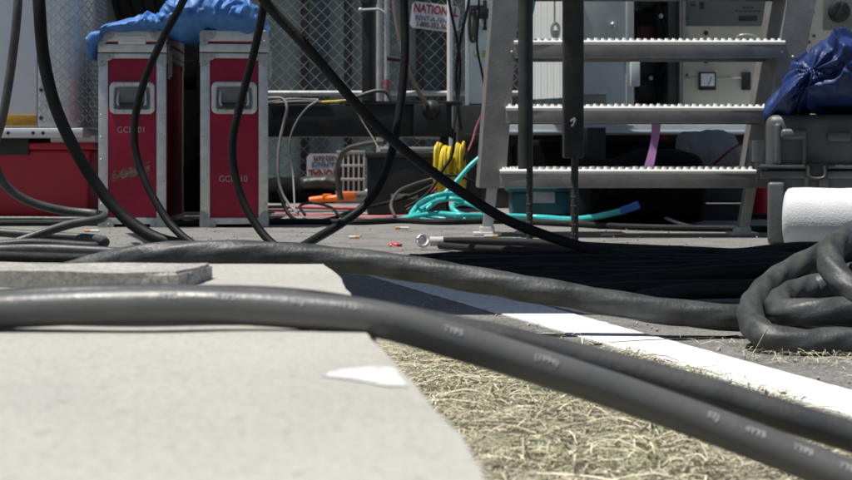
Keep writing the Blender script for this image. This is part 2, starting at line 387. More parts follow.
while n < 17000:
    d = random.uniform(.85, 2.3); x0, x1 = edge(d) - .004, ll(d) - .003
    x = random.uniform(x0, x1); g = (x - x0) / max(.01, x1 - x0)
    dens = .2 + 1.5 * max(0, noise.noise(Vector((x * 13, d * 7, 0))) + .25) + .5 * noise.noise(Vector((x * 40, d * 25, 7)))
    if d > 1.75: dens *= max(.05, 1 - (d - 1.75) * 3)
    if g > .85: dens *= .45
    if random.random() > dens: continue
    kind = random.random()
    if kind < .07: L1, w1, lf = random.uniform(.04, .1), random.uniform(.0012, .0024), random.uniform(0, .01)
    elif kind < .35: L1, w1, lf = random.uniform(.018, .045), random.uniform(.0007, .0017), random.uniform(0, .008)
    else: L1, w1, lf = random.uniform(.004, .02), random.uniform(.0006, .0018), random.uniform(0, .004)
    blade(bm, (x, d, random.uniform(.002, .009)), random.gauss(.2, .9) if random.random() < .6 else random.uniform(0, 6.28), L1, w1, lf, random.choices([0, 1, 2, 3, 4], [28, 22, 12, 14, 24])[0]); n += 1
for _ in range(260):        # small dead leaves and chips
    d = random.uniform(.9, 2.0); x = random.uniform(edge(d), ll(d))
    blade(bm, (x, d, .006), random.uniform(0, 6.28), random.uniform(.005, .014), random.uniform(.003, .007), random.uniform(0, .004), random.choice([2, 3, 3, 4]))
for _ in range(420):        # wisps blown over the line towards the coil
    d = random.gauss(1.93, .05) if random.random() < .75 else random.uniform(1.6, 2.15); x = lr(d) + abs(random.gauss(0, .13)) + .01
    blade(bm, (x, d, .004), random.uniform(0, 6.28), random.uniform(.008, .04), random.uniform(.0005, .0011), random.uniform(0, .006), random.choices([0, 1, 3, 4], [4, 4, 2, 3])[0])
for x, y, L1, a in ((765, 348, .06, 2.2), (772, 352, .07, .5), (780, 345, .08, 1.2), (760, 340, .06, 2.8)):
    p = G(x, y); blade(bm, (p.x, p.y - .02, .004), a, L1, .0011, .035, 1)
obj('dry_grass', bm, straws, kind='stuff')
# loose grit on the road
bm = NB()
for _ in range(1100):
    d = random.uniform(1.6, 5.6); x = random.uniform(-.7, 1.7) * d / 3
    if (x < edge(d) and d < 1.7) or ll(d) - .01 < x < lr(d) + .01: continue
    t = NB(); bmesh.ops.create_icosphere(t, subdivisions=1, radius=random.uniform(.0012, .0042))
    for v in t.verts: v.co *= random.uniform(.6, 1.2)
    bmesh.ops.translate(t, verts=t.verts, vec=(x, d, .002)); merge(bm, t)
obj('grit', bm, rough_conc, kind='stuff')

# ------------------------------------------------------------------ cables
def cable(pts, dia, label, mat=rubber, name='cable', cat='cable', group=None, seg=14, n=10, lobes=0, twist=0., lump=.03, la=.03):
    bm = NB(); path = tube(bm, pts, dia / 2, seg, n, lobes=lobes, twist=twist, lump=lump, la=la)
    o = obj(name, bm, mat, label=label, cat=cat, group=group, ang=60); return o, path
def print_on(o, path, s, size, items, A=Vector((.05, -1, .75))):
    """lettering wrapped round a cable's skin"""
    cum = [0.]
    for a, b in zip(path, path[1:]): cum.append(cum[-1] + (b - a).length)
    def at(u):
        i = max(0, min(len(path) - 2, next((k for k, c in enumerate(cum) if c > u), len(cum) - 1) - 1)); k = (u - cum[i]) / max(1e-6, cum[i + 1] - cum[i])
        return path[i].lerp(path[i + 1], k), (path[i + 1] - path[i]).normalized()
    for s0, txt in items:
        bm = NB(); t = text_bm(txt, size, 0, .00018)
        for v in t.verts:
            p, T = at(s0 + v.co.x * 1.05); a = (A - T * A.dot(T)).normalized(); b = T.cross(a)
            if b.z < 0: b = -b
            ph = v.co.y / s; v.co = p + (a * math.cos(ph) + b * math.sin(ph)) * (s + .0004)
        me = bpy.data.meshes.new('x'); t.to_mesh(me); t.free(); bm.from_mesh(me); bpy.data.meshes.remove(me)
        obj('printing', bm, cable_ink, o)
front, path = cable([(-2.9, .7, .162), (-1.8, .95, .162), (-.85, 1.02, .1625), P(-160, 318, .985), P(0, 311, .965), P(110, 306.5, .955), P(210, 306, .95), P(300, 311, .945), P(380, 320, .94), P(450, 339.5, .94), P(552, 371, .94), P(640, 400, .94), P(702, 422, .935), P(790, 455, .92), P(900, 498, .9), P(1000, 535, .9), (.52, .85, .02)],
      .0232, 'long black feeder cable with faint white printing, nearest the camera, crossing the pavement', front_rubber, cat='cable', seg=20, lump=.015)
acc = sum(((b - a).length for a, b in zip(path, path[1:])), 0)
cs = 0.; xs = []
for a, b in zip(path, path[1:]):
    xs.append((cs, 426 + a.x / a.y * F)); cs += (b - a).length
def s_at(px): return next((s for s, x in xs if x >= px), cs)
print_on(front, path, .0116, .0056, [(s_at(170), '4YYS'), (s_at(225), 'TYP5'), (s_at(300), 'STJ'), (s_at(345), '4YYS'), (s_at(450), 'TYP5'), (s_at(535), '(1994)'), (s_at(708), 'STJ'), (s_at(752), '4YY5'), (s_at(800), 'TYP5'), (s_at(840), 'YYF')])
cable([(-2.9, .8, .161), (-1.8, 1.02, .161), (-.9, 1.065, .162), P(-100, 309, 1.03), P(60, 300.5, 1.0), P(200, 300, .99), P(300, 304, .985), P(380, 316, .985), P(450, 330, .985), P(500, 340, .985), P(552, 352, .985), P(640, 374, .985), P(702, 391.5, .98), P(790, 418, .97), P(852, 437, .965), P(960, 472, .96), (.56, .95, .02)],
      .0205, 'plain black cable lying directly behind the printed foreground cable', rubber_dusty, seg=18, lump=.015)
cable([(-2.6, 2.9, .02), (-1.5, 2.55, .02), (-.8, 2.36, .03), P(40, 282, 2.3), P(90, 268, 2.28), P(140, 257, 2.26), P(200, 253.5, 2.25), P(265, 254, 2.25), P(330, 259, 2.25), P(400, 267, 2.24), P(470, 279, 2.22), P(540, 291, 2.2), P(610, 303, 2.19), P(680, 313, 2.18), P(745, 318, 2.18), (.58, 2.28, .022), (.95, 2.42, .02)],
      .039, 'thick spiral ribbed black hose arching from behind the pavement end down to the coil', rubber_green, 'hose', 'hose', seg=24, n=16, lobes=5, twist=13., lump=.03, la=.045)
# the coil on the right
bm = NB()
o_r = .0188
tube(bm, [(1.15, 2.05, .022), (.85, 1.985, .0205), P(852, 341, 1.985), P(800, 343, 1.985), P(768, 337, 2.0), P(752, 322, 2.05), P(754, 303, 2.11), P(772, 283, 2.18), P(805, 263, 2.24), P(835, 250, 2.28), (.72, 2.34, .13), (.9, 2.36, .12), (1.1, 2.3, .085), (1.2, 2.18, .05), (1.1, 2.06, .06), (.9, 2.01, .06), P(852, 311, 2.02), P(815, 312, 2.02), P(790, 313, 2.04), P(778, 308, 2.085), P(785, 297, 2.15), P(810, 288, 2.2), P(852, 281, 2.22), (.8, 2.26, .08), (1.0, 2.24, .08), (1.14, 2.14, .09), (1.06, 2.05, .1), (.86, 2.0, .1), P(880, 302, 2.0), P(852, 290, 2.03), P(835, 273, 2.06), P(830, 255, 2.1), P(842, 241, 2.15), P(866, 230, 2.2), (.8, 2.28, .16), (1.0, 2.25, .15)],
     o_r, 28, 14, lump=.05, lobes=5, twist=20., la=.05)
tube(bm, [(1.05, 2.2, .05), P(852, 327, 2.1), P(812, 324, 2.1), P(786, 318, 2.13), P(776, 303, 2.2), P(795, 283, 2.26), P(830, 266, 2.3), (.75, 2.32, .09)], o_r * .95, 24, 12, lump=.05, lobes=5, twist=-18., la=.05)
tube(bm, [P(792, 305, 2.2), P(806, 296, 2.2), P(825, 284, 2.2), P(852, 274, 2.2), (.8, 2.22, .11)], o_r * .92, 20, 10, lump=.05)
obj('cable_coil', bm, rubber_green, label='coil of thick worn black cable heaped on the road beside the white line', cat='cable coil', ang=60)
# parallel black cables across the road
PG = 'parallel black cables across the road'
for i, (d, x0, x1, dia) in enumerate([(2.76, 640, 1050, .03), (2.87, 585, 1020, .028), (2.98, 540, 1000, .03), (3.1, 505, 980, .026), (3.22, 465, 980, .03), (3.34, 440, 960, .028), (3.46, 425, 950, .03), (3.58, 410, 940, .028), (3.7, 415, 930, .03)]):
    pts = []
    for k in range(9):
        x = x0 + (x1 - x0) * k / 8; dd = d + .11 * noise.noise(Vector((k * .55, i * 3.1, 0))) + (.06 - .02 * (i % 4)) * (k - 3)
        p = P(x, 200, dd); pts.append((p.x, dd, dia / 2 + .004 + (.03 if i % 2 == 0 else .006) * abs(noise.noise(Vector((k * .9, i, 5))))))
    cable(pts, dia, 'black cable in the dark row of parallel cables lying across the road', rubber_matt, group=PG, seg=10, n=6)
def ground_pts(lst, r): return [Vector((G(x, y).x, G(x, y).y, r)) for x, y in lst]
# camlock cable with metal ring
r = .013
o, pth = cable(ground_pts([(437, 250), (480, 250), (540, 252), (600, 256), (660, 259), (720, 262), (800, 268), (880, 272)], r + .012), .023, 'black cable ending in a shiny ring connector on the open asphalt', rubber_matt, cat='cable')
bm = NB(); c = pth[0]; cyl(bm, c + Vector((.018, 0, 0)), c + Vector((-.02, 0, 0)), .0135, 16); obj('connector', bm, crate_m, o)
bm = NB(); tor = [c + Vector((-.04 + .015 * math.cos(a), .011 * math.sin(a), .001 + .015 * math.sin(a))) for a in [2 * math.pi * k / 20 for k in range(20)]]
tube(bm, tor, .0048, 8, 2, closed=True); cyl(bm, c + Vector((-.05, -.006, 0)), c + Vector((-.042, .012, .002)), .012); obj('ring', bm, chrome, o)
cable(ground_pts([(440, 250.5), (470, 253), (560, 257), (660, 262), (790, 266)], .014), .02, 'slim black cable just in front of the ring connector cable', rubber_matt)
cable(ground_pts([(690, 252), (655, 250), (620, 248.5), (585, 251), (555, 249), (530, 248.5)], .008), .012, 'thin looping black cord lying on lit asphalt in front of the steps', rubber_matt, cat='cord')
cable(ground_pts([(600, 251.5), (630, 249.5), (660, 249.3), (690, 250.6), (718, 253)], .007), .0095, 'thin grey cord lying on the asphalt under the step unit', grey_cord, cat='cord')
cable(ground_pts([(-60, 226.5), (60, 226), (180, 226.5), (300, 224.5), (360, 225), (400, 223.5), (440, 225), (500, 224), (560, 226.5), (640, 230.5), (730, 232), (860, 233), (1000, 234)], .012), .024, 'long straight black cable along the road at the foot of the flight cases', rubber_matt)
cable(ground_pts([(-40, 221.6), (30, 221.6), (80, 221.8), (140, 221), (210, 220)], .012), .02, 'black cable along the road under the red bin', rubber_dusty)
# hanging cables (draped from the added platform and the truck)
cable([(-1.35, 4.6, 1.35), (-1.18, 4.3, 1.05), P(17, -40, 4.15), P(18, 0, 4.1), P(12, 60, 4.1), P(2, 120, 4.1), P(-6, 150, 4.12), P(0, 177, 4.14), P(14, 193, 4.16), P(36, 204, 4.18), P(66, 211, 4.2), P(92, 213.5, 4.2), P(104, 216.5, 4.16), P(96, 220, 4.11), P(72, 224, 4.08), P(48, 231, 4.05), P(0, 247, 4.0), P(-60, 254, 4.0), (-1.9, 3.9, .013)], .0245,
      'black cable hanging at the far left edge and doubling back at the road', rubber_dusty, cat='cable', seg=14)
cable([(-1.5, 5.2, 1.4), (-1.2, 4.5, 1.1), P(37, -50, 4.05), P(39, 0, 4.0), P(44, 60, 4.0), P(56, 108, 4.0), P(78, 155, 4.0), P(104, 195, 4.0), P(130, 222, 3.98), P(156, 238, 3.95), P(190, 246, 3.9), P(250, 254, 3.8), P(330, 262, 3.72)], .0335,
      'thick black cable curving down from the truck to the road before the left flight case', rubber, seg=16)
cable([(-.3, 3.75, 1.055), (-.42, 3.8, 1.05), P(222, -82, 3.9), P(200, -40, 3.92), P(183.5, 0, 3.95), P(162, 40, 3.97), P(143, 85, 3.98), P(134.5, 125, 3.98), P(137, 157, 3.97), P(146, 183, 3.95), P(157, 204, 3.93), P(172, 226, 3.9), P(195, 245, 3.85), P(230, 258, 3.8)], .021,
      'slim black cable bowing down across the front of the left flight case', rubber)
cable([(-.3, 3.62, 1.055), (-.42, 3.66, 1.055), P(272, -88, 3.72), P(268.5, -40, 3.73), P(263, 10, 3.75), P(252, 60, 3.77), P(240, 105, 3.78), P(233, 140, 3.78), P(234, 168, 3.78), P(241, 196, 3.77), P(255, 223, 3.75), P(272, 243, 3.72), P(300, 258, 3.68)], .0205,
      'slim black cable bowing down across the right flight case', rubber)
cable([(-.3, 3.5, 1.06), (-.42, 3.5, 1.06), P(240, -70, 3.52), P(252, -20, 3.53), P(268, 5, 3.55), P(305, 45, 3.56), P(350, 97, 3.57), P(380, 129, 3.58), P(426, 167, 3.58), P(472, 199, 3.57), P(505, 219, 3.56), P(539, 233, 3.54), P(594, 250, 3.5), P(640, 260, 3.46), P(690, 269, 3.4), P(760, 276, 3.36), (.95, 3.3, .045), (1.4, 3.2, .03)], .0245,
      'long taut black cable slanting down across the picture to the right', rubber_matt, seg=16)
cable([(-.02, 3.85, 1.06), (-.04, 4.02, 1.068), (-.05, 4.11, 1.04), P(403, -60, 4.12), P(404, 0, 4.12), P(405, 50, 4.1), P(402, 92, 4.08), P(394, 143, 4.05), P(386, 171, 4.02), P(375, 193, 4.0), P(362, 208, 3.98), P(345, 221, 3.95), P(322, 235, 3.9), P(295, 250, 3.82), P(262, 262, 3.75)], .0235,
      'black cable hanging by the fence sign and curving back left to the road', rubber)
# pile of cable at lower left
cable([(-1.9, 4.1, .05), P(-30, 231, 4.1), P(40, 235.5, 4.1), P(92, 238.5, 4.1), P(105, 241.5, 4.06), P(100, 246, 4.02), P(70, 245, 4.0), P(30, 243, 3.98), P(-30, 247, 3.95), (-1.9, 3.9, .02)], .0245, 'black cable folded in a flat hairpin, lowest bend of the pile', rubber_dusty)
cable([(-1.9, 3.9, .03), P(-20, 250, 3.95), P(40, 249, 3.92), P(110, 252, 3.88), P(170, 257, 3.8), (-.5, 3.7, .013)], .027, 'black cable in the pile, running right towards the ribbed hose', rubber_dusty)
cable([(-1.9, 3.7, .013), P(-20, 256, 3.8), P(50, 258, 3.78), P(120, 260, 3.75), (-.6, 3.5, .013)], .027, 'black cable at the bottom front of the pile on the left', rubber_matt)

# ------------------------------------------------------------------ flight cases
def flight_case(x0, text, ty, label, scuff, hinge, slot):
    D = 5.75; a = P(x0, 30, D); X0 = a.x; W = .257; Dp = .58; H = .752
    t = thing('flight_case', (X0 + W, D, 0), label, 'flight case', 'red flight cases under the blue tarpaulin')
    cx, cy = X0 + W / 2, D + Dp / 2; t.rotation_euler.z = R(2.6 if scuff else 6.6)
    zl = .668                                # lid seam
    bm = NB(); bx(bm, (cx, cy, (zl + .012) / 2), (W - .012, Dp - .012, zl - .022), None, .002); obj('body', bm, red_case, t)
    bm = NB(); bx(bm, (cx, cy, (zl + H) / 2), (W - .012, Dp - .012, H - zl - .006), None, .002); obj('lid', bm, red_case, t)
    e = .036; q = .004
    bm = NB()
    for (xx, s) in ((X0, 1), (X0 + W, -1)):
        for (yy, u) in ((D, 1), (D + Dp, -1)):
            bx(bm, (xx + s * e / 2, yy + u * q / 2, (zl - .012) / 2 + .012), (e, q, zl - .03), None, .0008)
            bx(bm, (xx + s * q / 2, yy + u * (e / 2 + q / 2), (zl - .012) / 2 + .012), (q - .0006, e, zl - .032), None, .0008)
    for yy, u in ((D, 1), (D + Dp, -1)):
        bx(bm, (cx, yy + u * (q / 2 - .0008), .024), (W - .004, q, .024), None, .0008)
        for zc, h in ((zl - .012, .019), (zl + .017, .031), (H - .0205, .041)):
            bx(bm, (cx, yy + u * (q / 2 - .0012), zc), (W, q + .003, h), None, .0015)
    for xx, s in ((X0, 1), (X0 + W, -1)):
        bx(bm, (xx + s * (q / 2 - .0008), cy, .024), (q, Dp - .004, .024), None, .0008)
        for zc, h in ((zl - .012, .019), (zl + .017, .031), (H - .0205, .041)):
            bx(bm, (xx + s * (q / 2 - .0012), cy, zc), (q + .003, Dp, h), None, .0015)
    bx(bm, (cx, cy, H - .001), (W - .01, Dp - .01, .004), None, .001)
    for xx in (X0 + .009, X0 + W - .009):
        for k in range(7):
            bmesh.ops.create_uvsphere(bm, u_segments=8, v_segments=5, radius=.0038, matrix=Matrix.Translation((xx, D - .0005, .09 + k * .085)))
    obj('edge_trim', bm, alu, t)
    for xx, s in ((X0, 1), (X0 + W, -1)):       # corner braces, each with its ball
        for zz, u in ((0, 1), (zl - .003, -1), (H, -1)):
            for yy, v in ((D, 1), (D + Dp, -1)):
                bm = NB(); L1 = .06
                poly = [(0, 0), (L1, 0), (L1, .018), (L1 - .01, .03), (.036, .036), (.03, L1 - .012), (.018, L1), (0, L1)]
                if zz in (0, H):
                    bmesh.ops.create_uvsphere(bm, u_segments=12, v_segments=8, radius=.0165, matrix=Matrix.Translation((xx + s * .012, yy + v * .011, zz + u * .0125)))
                lo = [bm.verts.new((xx + s * (px - .001), yy - v * .0012, zz + u * (pz if zz in (0, H) else pz * .8))) for px, pz in poly]
                hi = [bm.verts.new((p.co.x, yy - v * .0062, p.co.z)) for p in lo]
                bm.faces.new(lo); bm.faces.new(hi)
                for k in range(len(poly)): bm.faces.new((lo[k], lo[(k + 1) % len(poly)], hi[(k + 1) % len(poly)], hi[k]))
                bx(bm, (xx - s * .0015, yy + v * L1 / 2, zz + u * .018), (.003, L1, .036), None, .001)
                for px, pz in ((.014, .04), (.04, .012)):
                    bmesh.ops.create_uvsphere(bm, u_segments=8, v_segments=5, radius=.0042, matrix=Matrix.Translation((xx + s * px, yy - v * .007, zz + u * pz * (1 if zz in (0, H) else .8))))
                obj('corner_brace', bm, zinc, t)
    # recessed spring handle
    hz0, hz1 = CH - (114 - 160) / F * D, CH - (82 - 160) / F * D; hx0, hx1 = cx - .086, cx + .086; hc = (hz0 + hz1) / 2
    bm = NB(); fr = .02
    def rr(hw, hh, rad, y):
        out = []
        for cxx, czz, a0 in ((hw - rad, hh - rad, 0), (-hw + rad, hh - rad, 1), (-hw + rad, -hh + rad, 2), (hw - rad, -hh + rad, 3)):
            for k in range(6):
                a = math.pi / 2 * (a0 + k / 5); out.append(bm.verts.new((cx + cxx + rad * math.cos(a), y, hc + czz + rad * math.sin(a))))
        return out
    hw, hh = (hx1 - hx0) / 2, (hz1 - hz0) / 2
    rings = [rr(hw, hh, .022, D + .004), rr(hw, hh, .022, D - .005), rr(hw - .004, hh - .004, .019, D - .0085), rr(hw - fr + .004, hh - fr + .004, .01, D - .0085), rr(hw - fr, hh - fr, .008, D - .004), rr(hw - fr, hh - fr, .008, D + .004)]
    for A, B in zip(rings, rings[1:]):
        for k in range(24): bm.faces.new((A[k], A[(k + 1) % 24], B[(k + 1) % 24], B[k]))
    for k in range(5):
        for zz in (hz0 + .0095, hz1 - .0095): bmesh.ops.create_uvsphere(bm, u_segments=8, v_segments=5, radius=.0036, matrix=Matrix.Translation((hx0 + .022 + k * .032, D - .009, zz)))
    hp = obj('handle_plate', bm, alu, t)
    bm = NB(); bx(bm, (cx, D + .004, hc), (hx1 - hx0 - 2 * fr, .004, hz1 - hz0 - 2 * fr)); obj('recess', bm, recess_m, hp)
    bm = NB(); tube(bm, [(hx0 + .035, D + .002, hz1 - .036), (hx0 + .033, D - .012, hc), (hx0 + .036, D - .015, hz0 + .037), (cx, D - .016, hz0 + .034), (hx1 - .036, D - .015, hz0 + .037), (hx1 - .033, D - .012, hc), (hx1 - .035, D + .002, hz1 - .036)], .0045, 8, 6)
    cyl(bm, (hx0 + .04, D - .017, hz0 + .034), (hx1 - .04, D - .017, hz0 + .034), .009, 12, mi=1); obj('handle', bm, [alu, black_plastic], hp)
    bm = text_at(text, .034, (cx - .004, D + .0045, CH - (ty - 160) / F * D), extrude=.0006, offset=-.0004, sx=.92); obj('lettering', bm, pale_ink, t)
    bm = NB()
    if slot: 
        bx(bm, (cx, D - .004, zl + .05), (.105, .01, .034), None, .003)
        for k in range(3): bx(bm, (cx, D - .011, zl + .04 + k * .010), (.1, .006, .004), None, .001)
        obj('lid_latch', bm, alu_bright, t)
    else:
        bx(bm, (cx, D - .002, zl + .0375), (.115, .006, .005)); obj('lid_slot', bm, red_case, t)
    bm = NB(); sx = X0 + W
    bx(bm, (sx + .004, D + .075, .64), (.008, .05, .14), None, .003); bx(bm, (sx + .011, D + .075, .63), (.008, .022, .1), None, .003); obj('side_latch', bm, alu_dull if hinge else alu, t)
    if scuff:
        bm = NB()
        for _ in range(260):
            u, v = random.gauss(0, .62), random.gauss(0, .6)
            x = cx - .012 + max(-1.1, min(1.1, u)) * .06; z = CH - (173 - 160) / F * D + v * .016 + u * .012
            L1 = random.uniform(.002, .016); h = random.uniform(.0004, .0022); sl = L1 * random.uniform(.1, .6)
            bm.faces.new([bm.verts.new(p) for p in ((x - L1, D + .0052, z - sl), (x + L1, D + .0052, z + sl - h * .3), (x + L1 * .6, D + .0051, z + sl + h), (x - L1 * .5, D + .0051, z - sl + h))])
        obj('scuff', bm, scuff_m, t, label='pale scrape where the red laminate is rubbed through')
flight_case(99, 'GCD-01', 130, 'scuffed red flight case marked GCD-01, left of the pair, under the blue tarpaulin', True, True, True)
flight_case(201, 'GCD-10', 179, 'clean red flight case marked GCD-10, right of the pair, beside the fence', False, False, False)
bm = NB()
drape(bm, [(84, 36), (92, 30), (105, 22), (125, 17), (143, 9), (154, 14), (161, 4), (172, -10), (190, -18), (212, -12), (232, -8), (246, 2), (257, 13), (263, 24)],
      [(84, 46), (92, 36), (105, 30.5), (160, 31), (170, 36), (184, 40), (196, 38), (204, 32.5), (250, 32.5), (263, 31)], 5.66, 6.2, .042, 11, 2.3, nu=260, nv=150, aniso=(1.2, .6, 1.2), peaks=[(146, 6), (181, -14), (222, -10), (252, 4)], nf=9)
drape(bm, [(84, 37), (89, 32), (94, 30), (101, 30)], [(84, 44), (87, 50), (90, 49), (96, 42), (101, 36)], 5.69, 5.92, .012, 16, 4.4, nu=40, nv=40, sharp=.5)
drape(bm, [(86, 42), (89, 36), (93, 34), (98, 34)], [(86, 50), (88, 59), (91, 58), (94, 50), (98, 40)], 5.72, 5.9, .012, 16, 7.4, nu=40, nv=40, sharp=.5)
obj('tarpaulin', bm, tarp_blue, label='crumpled light blue tarpaulin draped over the two red flight cases', cat='tarpaulin', ang=50)

bm = NB(); pbox(bm, 168, 34, 216, 212, 6.42, .5, .012); pbox(bm, 172, 60, 196, 90, 6.41, .02, .004); obj('black_box', bm, black_bag, label='tall black box added behind the two red flight cases to darken their gap', cat='case')  # added box that keeps the gap between the cases black
# ------------------------------------------------------------------ box truck on the left, tyre, bin
D = 6.6
zb = P(0, 127, D).z
t = thing('box_truck', (-2.6, D + 1, 0), 'white box truck corner with chequer plate guard and amber reflector', 'truck')
bm = NB(); xr = P(37, 0, D).x; bx(bm, ((-4.2 + xr) / 2, D + 1.1, (zb + 2.3) / 2), (xr + 4.2, 2.2, 2.3 - zb), None, .006); obj('body', bm, white_paint, t)
bm = NB(); xe = P(84, 0, D).x; z0r = P(0, 138, D).z
bx(bm, ((-4.2 + xe) / 2, D + 1.08, (z0r + zb) / 2 - .002), (xe + 4.2, 2.2, zb - z0r - .006), None, .008); obj('sill_rail', bm, white_paint, t)
for x in (8, 33, 43): bm = NB(); cyl(bm, P(x, 133, D - .024), P(x, 133, D - .016), .008, 10); obj('bolt', bm, steel_dark, t)
bm = NB(); pbox(bm, 5, 115, 36, 126, D - .006, .006, .002); obj('reflector', bm, amber, t)
bm = NB()                                      # chequer plate corner
xa = P(38, 0, D).x; fl = .1; rad = .13; zt = 2.3
def plate(u):                                  # arc length -> point, normal
    if u < fl: return Vector((xa + u, D - .004, 0)), Vector((0, -1, 0))
    a = (u - fl) / rad
    if a < math.pi / 2: return Vector((xa + fl + rad * math.sin(a), D - .004 + rad * (1 - math.cos(a)), 0)), Vector((math.sin(a), -math.cos(a), 0))
    return Vector((xa + fl + rad, D - .004 + rad + (u - fl - rad * math.pi / 2), 0)), Vector((1, 0, 0))
us = [k * .02 for k in range(60)]; lo = []; hi = []
for u in us:
    p, n_ = plate(u); lo.append(bm.verts.new((p.x, p.y, zb))); hi.append(bm.verts.new((p.x, p.y, zt)))
for k in range(len(us) - 1): bm.faces.new((lo[k], lo[k + 1], hi[k + 1], hi[k]))
for i in range(24):
    for j in range(40):
        u = .012 + i * .021; z = zb + .03 + j * .021; s = 1 if (i + j) % 2 else -1
        p, n_ = plate(u); tg = Vector((-n_.y, n_.x, 0)); d1 = (tg * s + Vector((0, 0, 1))).normalized(); d2 = (tg * -s + Vector((0, 0, 1))).normalized()
        c = p + Vector((0, 0, z)); A_, W_ = .0135, .0034
        r0 = [bm.verts.new(c + v) for v in (d1 * A_, d2 * W_, -d1 * A_, -d2 * W_)]
        r1 = [bm.verts.new(c + n_ * .004 + v) for v in (d1 * A_ * .7, d2 * W_ * .5, -d1 * A_ * .7, -d2 * W_ * .5)]
        bm.faces.new(r1)
        for k in range(4): bm.faces.new((r0[k], r0[(k + 1) % 4], r1[(k + 1) % 4], r1[k]))
obj('chequer_plate', bm, alu, t, ang=20)
for y in (90, 118): bm = NB(); cyl(bm, P(41, y, D - .012), P(41, y, D - .003), .008, 10); obj('bolt', bm, steel_dark, t)
bm = NB(); bx(bm, (-3.0, D + 1.05, P(0, 146, D).z), (2.45, 1.9, .075), None, .004)
bx(bm, (-3.2, D + .3, .2), (.5, .2, .4), None, .01)
obj('chassis', bm, steel_black, t)
for yy in (D + .55, D + 1.8):
    bm = NB(); lathe(bm, (-3.4, yy, .36), (1, 0, 0), [(-.13, .2), (-.14, .33), (-.1, .36), (.1, .36), (.14, .33), (.13, .2)], 36); obj('wheel', bm, tyre_m, t)
bm = NB(); c = Vector((P(131, 0, 6.95).x, 7.3, .90 + .36)); prof = [(-.15, .2), (-.17, .27), (-.168, .31), (-.15, .345)]
for k in range(5):
    h = -.13 + k * .058; prof += [(h, .36), (h + .04, .36), (h + .043, .35), (h + .055, .35)]
prof += [(.15, .345), (.168, .31), (.17, .27), (.15, .2)]
lathe(bm, c, (1, 0, 0), prof, 56); t2 = obj('spare_tyre', bm, tyre_m, label='black spare tyre standing upright behind the blue tarpaulin', cat='tyre')
bm = NB(); beam(bm, (c.x, 7.3, 1.26), (c.x - .5, 7.3, 1.26), .06, .06); cyl(bm, (c.x - .12, 7.3, 1.26), (c.x + .12, 7.3, 1.26), .199, 32); obj('carrier', bm, steel_black, t2)
D = 6.72
bm = NB(); z1 = P(0, 149, D).z; xr = P(92, 0, D).x
bx(bm, (xr - .3, D + .2, z1 / 2), (.6, .4, z1), None, .02, 3, taper=.93)
bn = obj('bin', bm, red_bin, label='large red plastic bin on the road under the truck', cat='bin')
bm = NB(); bx(bm, (xr - .3, D + .2, z1 + .012), (.625, .425, .03), None, .008); obj('rim', bm, red_bin, bn)
bm = NB(); bx(bm, (P(72, 0, D).x + .0, D + .09, z1 + .045), (.2, .16, .034), None, .006); obj('tray', bm, white_bright, label='white plastic tray lying on top of the red bin', cat='tray')

# ------------------------------------------------------------------ chain link fence, signs, screen
D = 9.3
t = thing('chain_link_fence', (0, D, 0), 'galvanised chain link fence with dark screen behind, across the back', 'fence')
bm = NB(); pw, ph = .037, .037
for i in range(-95, 110):
    pts = []
    for k in range(0, 54):
        z = .03 + k * ph; s = 1 if (k + i) % 2 else -1
        pts.append((i * pw + s * pw / 2, D + (.002 if k % 2 else -.002), z))
    tube(bm, pts, .0026, 4, 1, raw=True)
obj('wire_mesh', bm, galv, t, ang=80)
for z in (P(0, 93.5, D).z, 1.95, .06):
    bm = NB(); cyl(bm, (-3.6, D - .02, z), (4.1, D - .02, z), .017 if z < 1 else .02, 12); obj('rail', bm, galv, t)
for px in (379.5, 450, -60, 720):
    bm = NB(); x = P(px, 0, D - .04).x; cyl(bm, (x, D - .04, 0), (x, D - .04, 2.0), .02 if px != 450 else .019, 14); obj('post', bm, galv if px != 450 else white_bright, t)
bm = NB(); x = P(387, 0, D - .08).x; cyl(bm, (x, D - .08, 0), (x, D - .08, 2.0), .0165, 12); p_ = obj('post', bm, galv, t)
bm = NB(); cyl(bm, (x, D - .08, P(0, 95, D).z), (x, D - .08, P(0, 80, D).z), .0175, 12); obj('tape', bm, M('faded_red_tape', (.35, .1, .14), .6, 0, .5, 40), p_)
bm = NB()
nx, nz = 240, 24; g = {}
for i in range(nx + 1):
    for j in range(nz + 1):
        x = -5 + 10.5 * i / nx; z = 2.05 * j / nz
        fold = .05 * noise.noise(Vector((x * 3.2, 0, z * .25))) + .02 * noise.noise(Vector((x * 9, 3, z * .6)))
        g[i, j] = bm.verts.new((x, D + .16 + fold, z))
for i in range(nx):
    for j in range(nz): bm.faces.new((g[i, j], g[i + 1, j], g[i + 1, j + 1], g[i, j + 1]))
obj('privacy_screen', bm, screen_m, t)
for px in (305, 348, 420, 445): # dark studs of the screen frame
    bm = NB(); x = P(px, 0, D + .07).x; bx(bm, (x, D + .06, 1.), (.05, .03, 2.), None, .004); obj('screen_stud', bm, steel_dark, t)
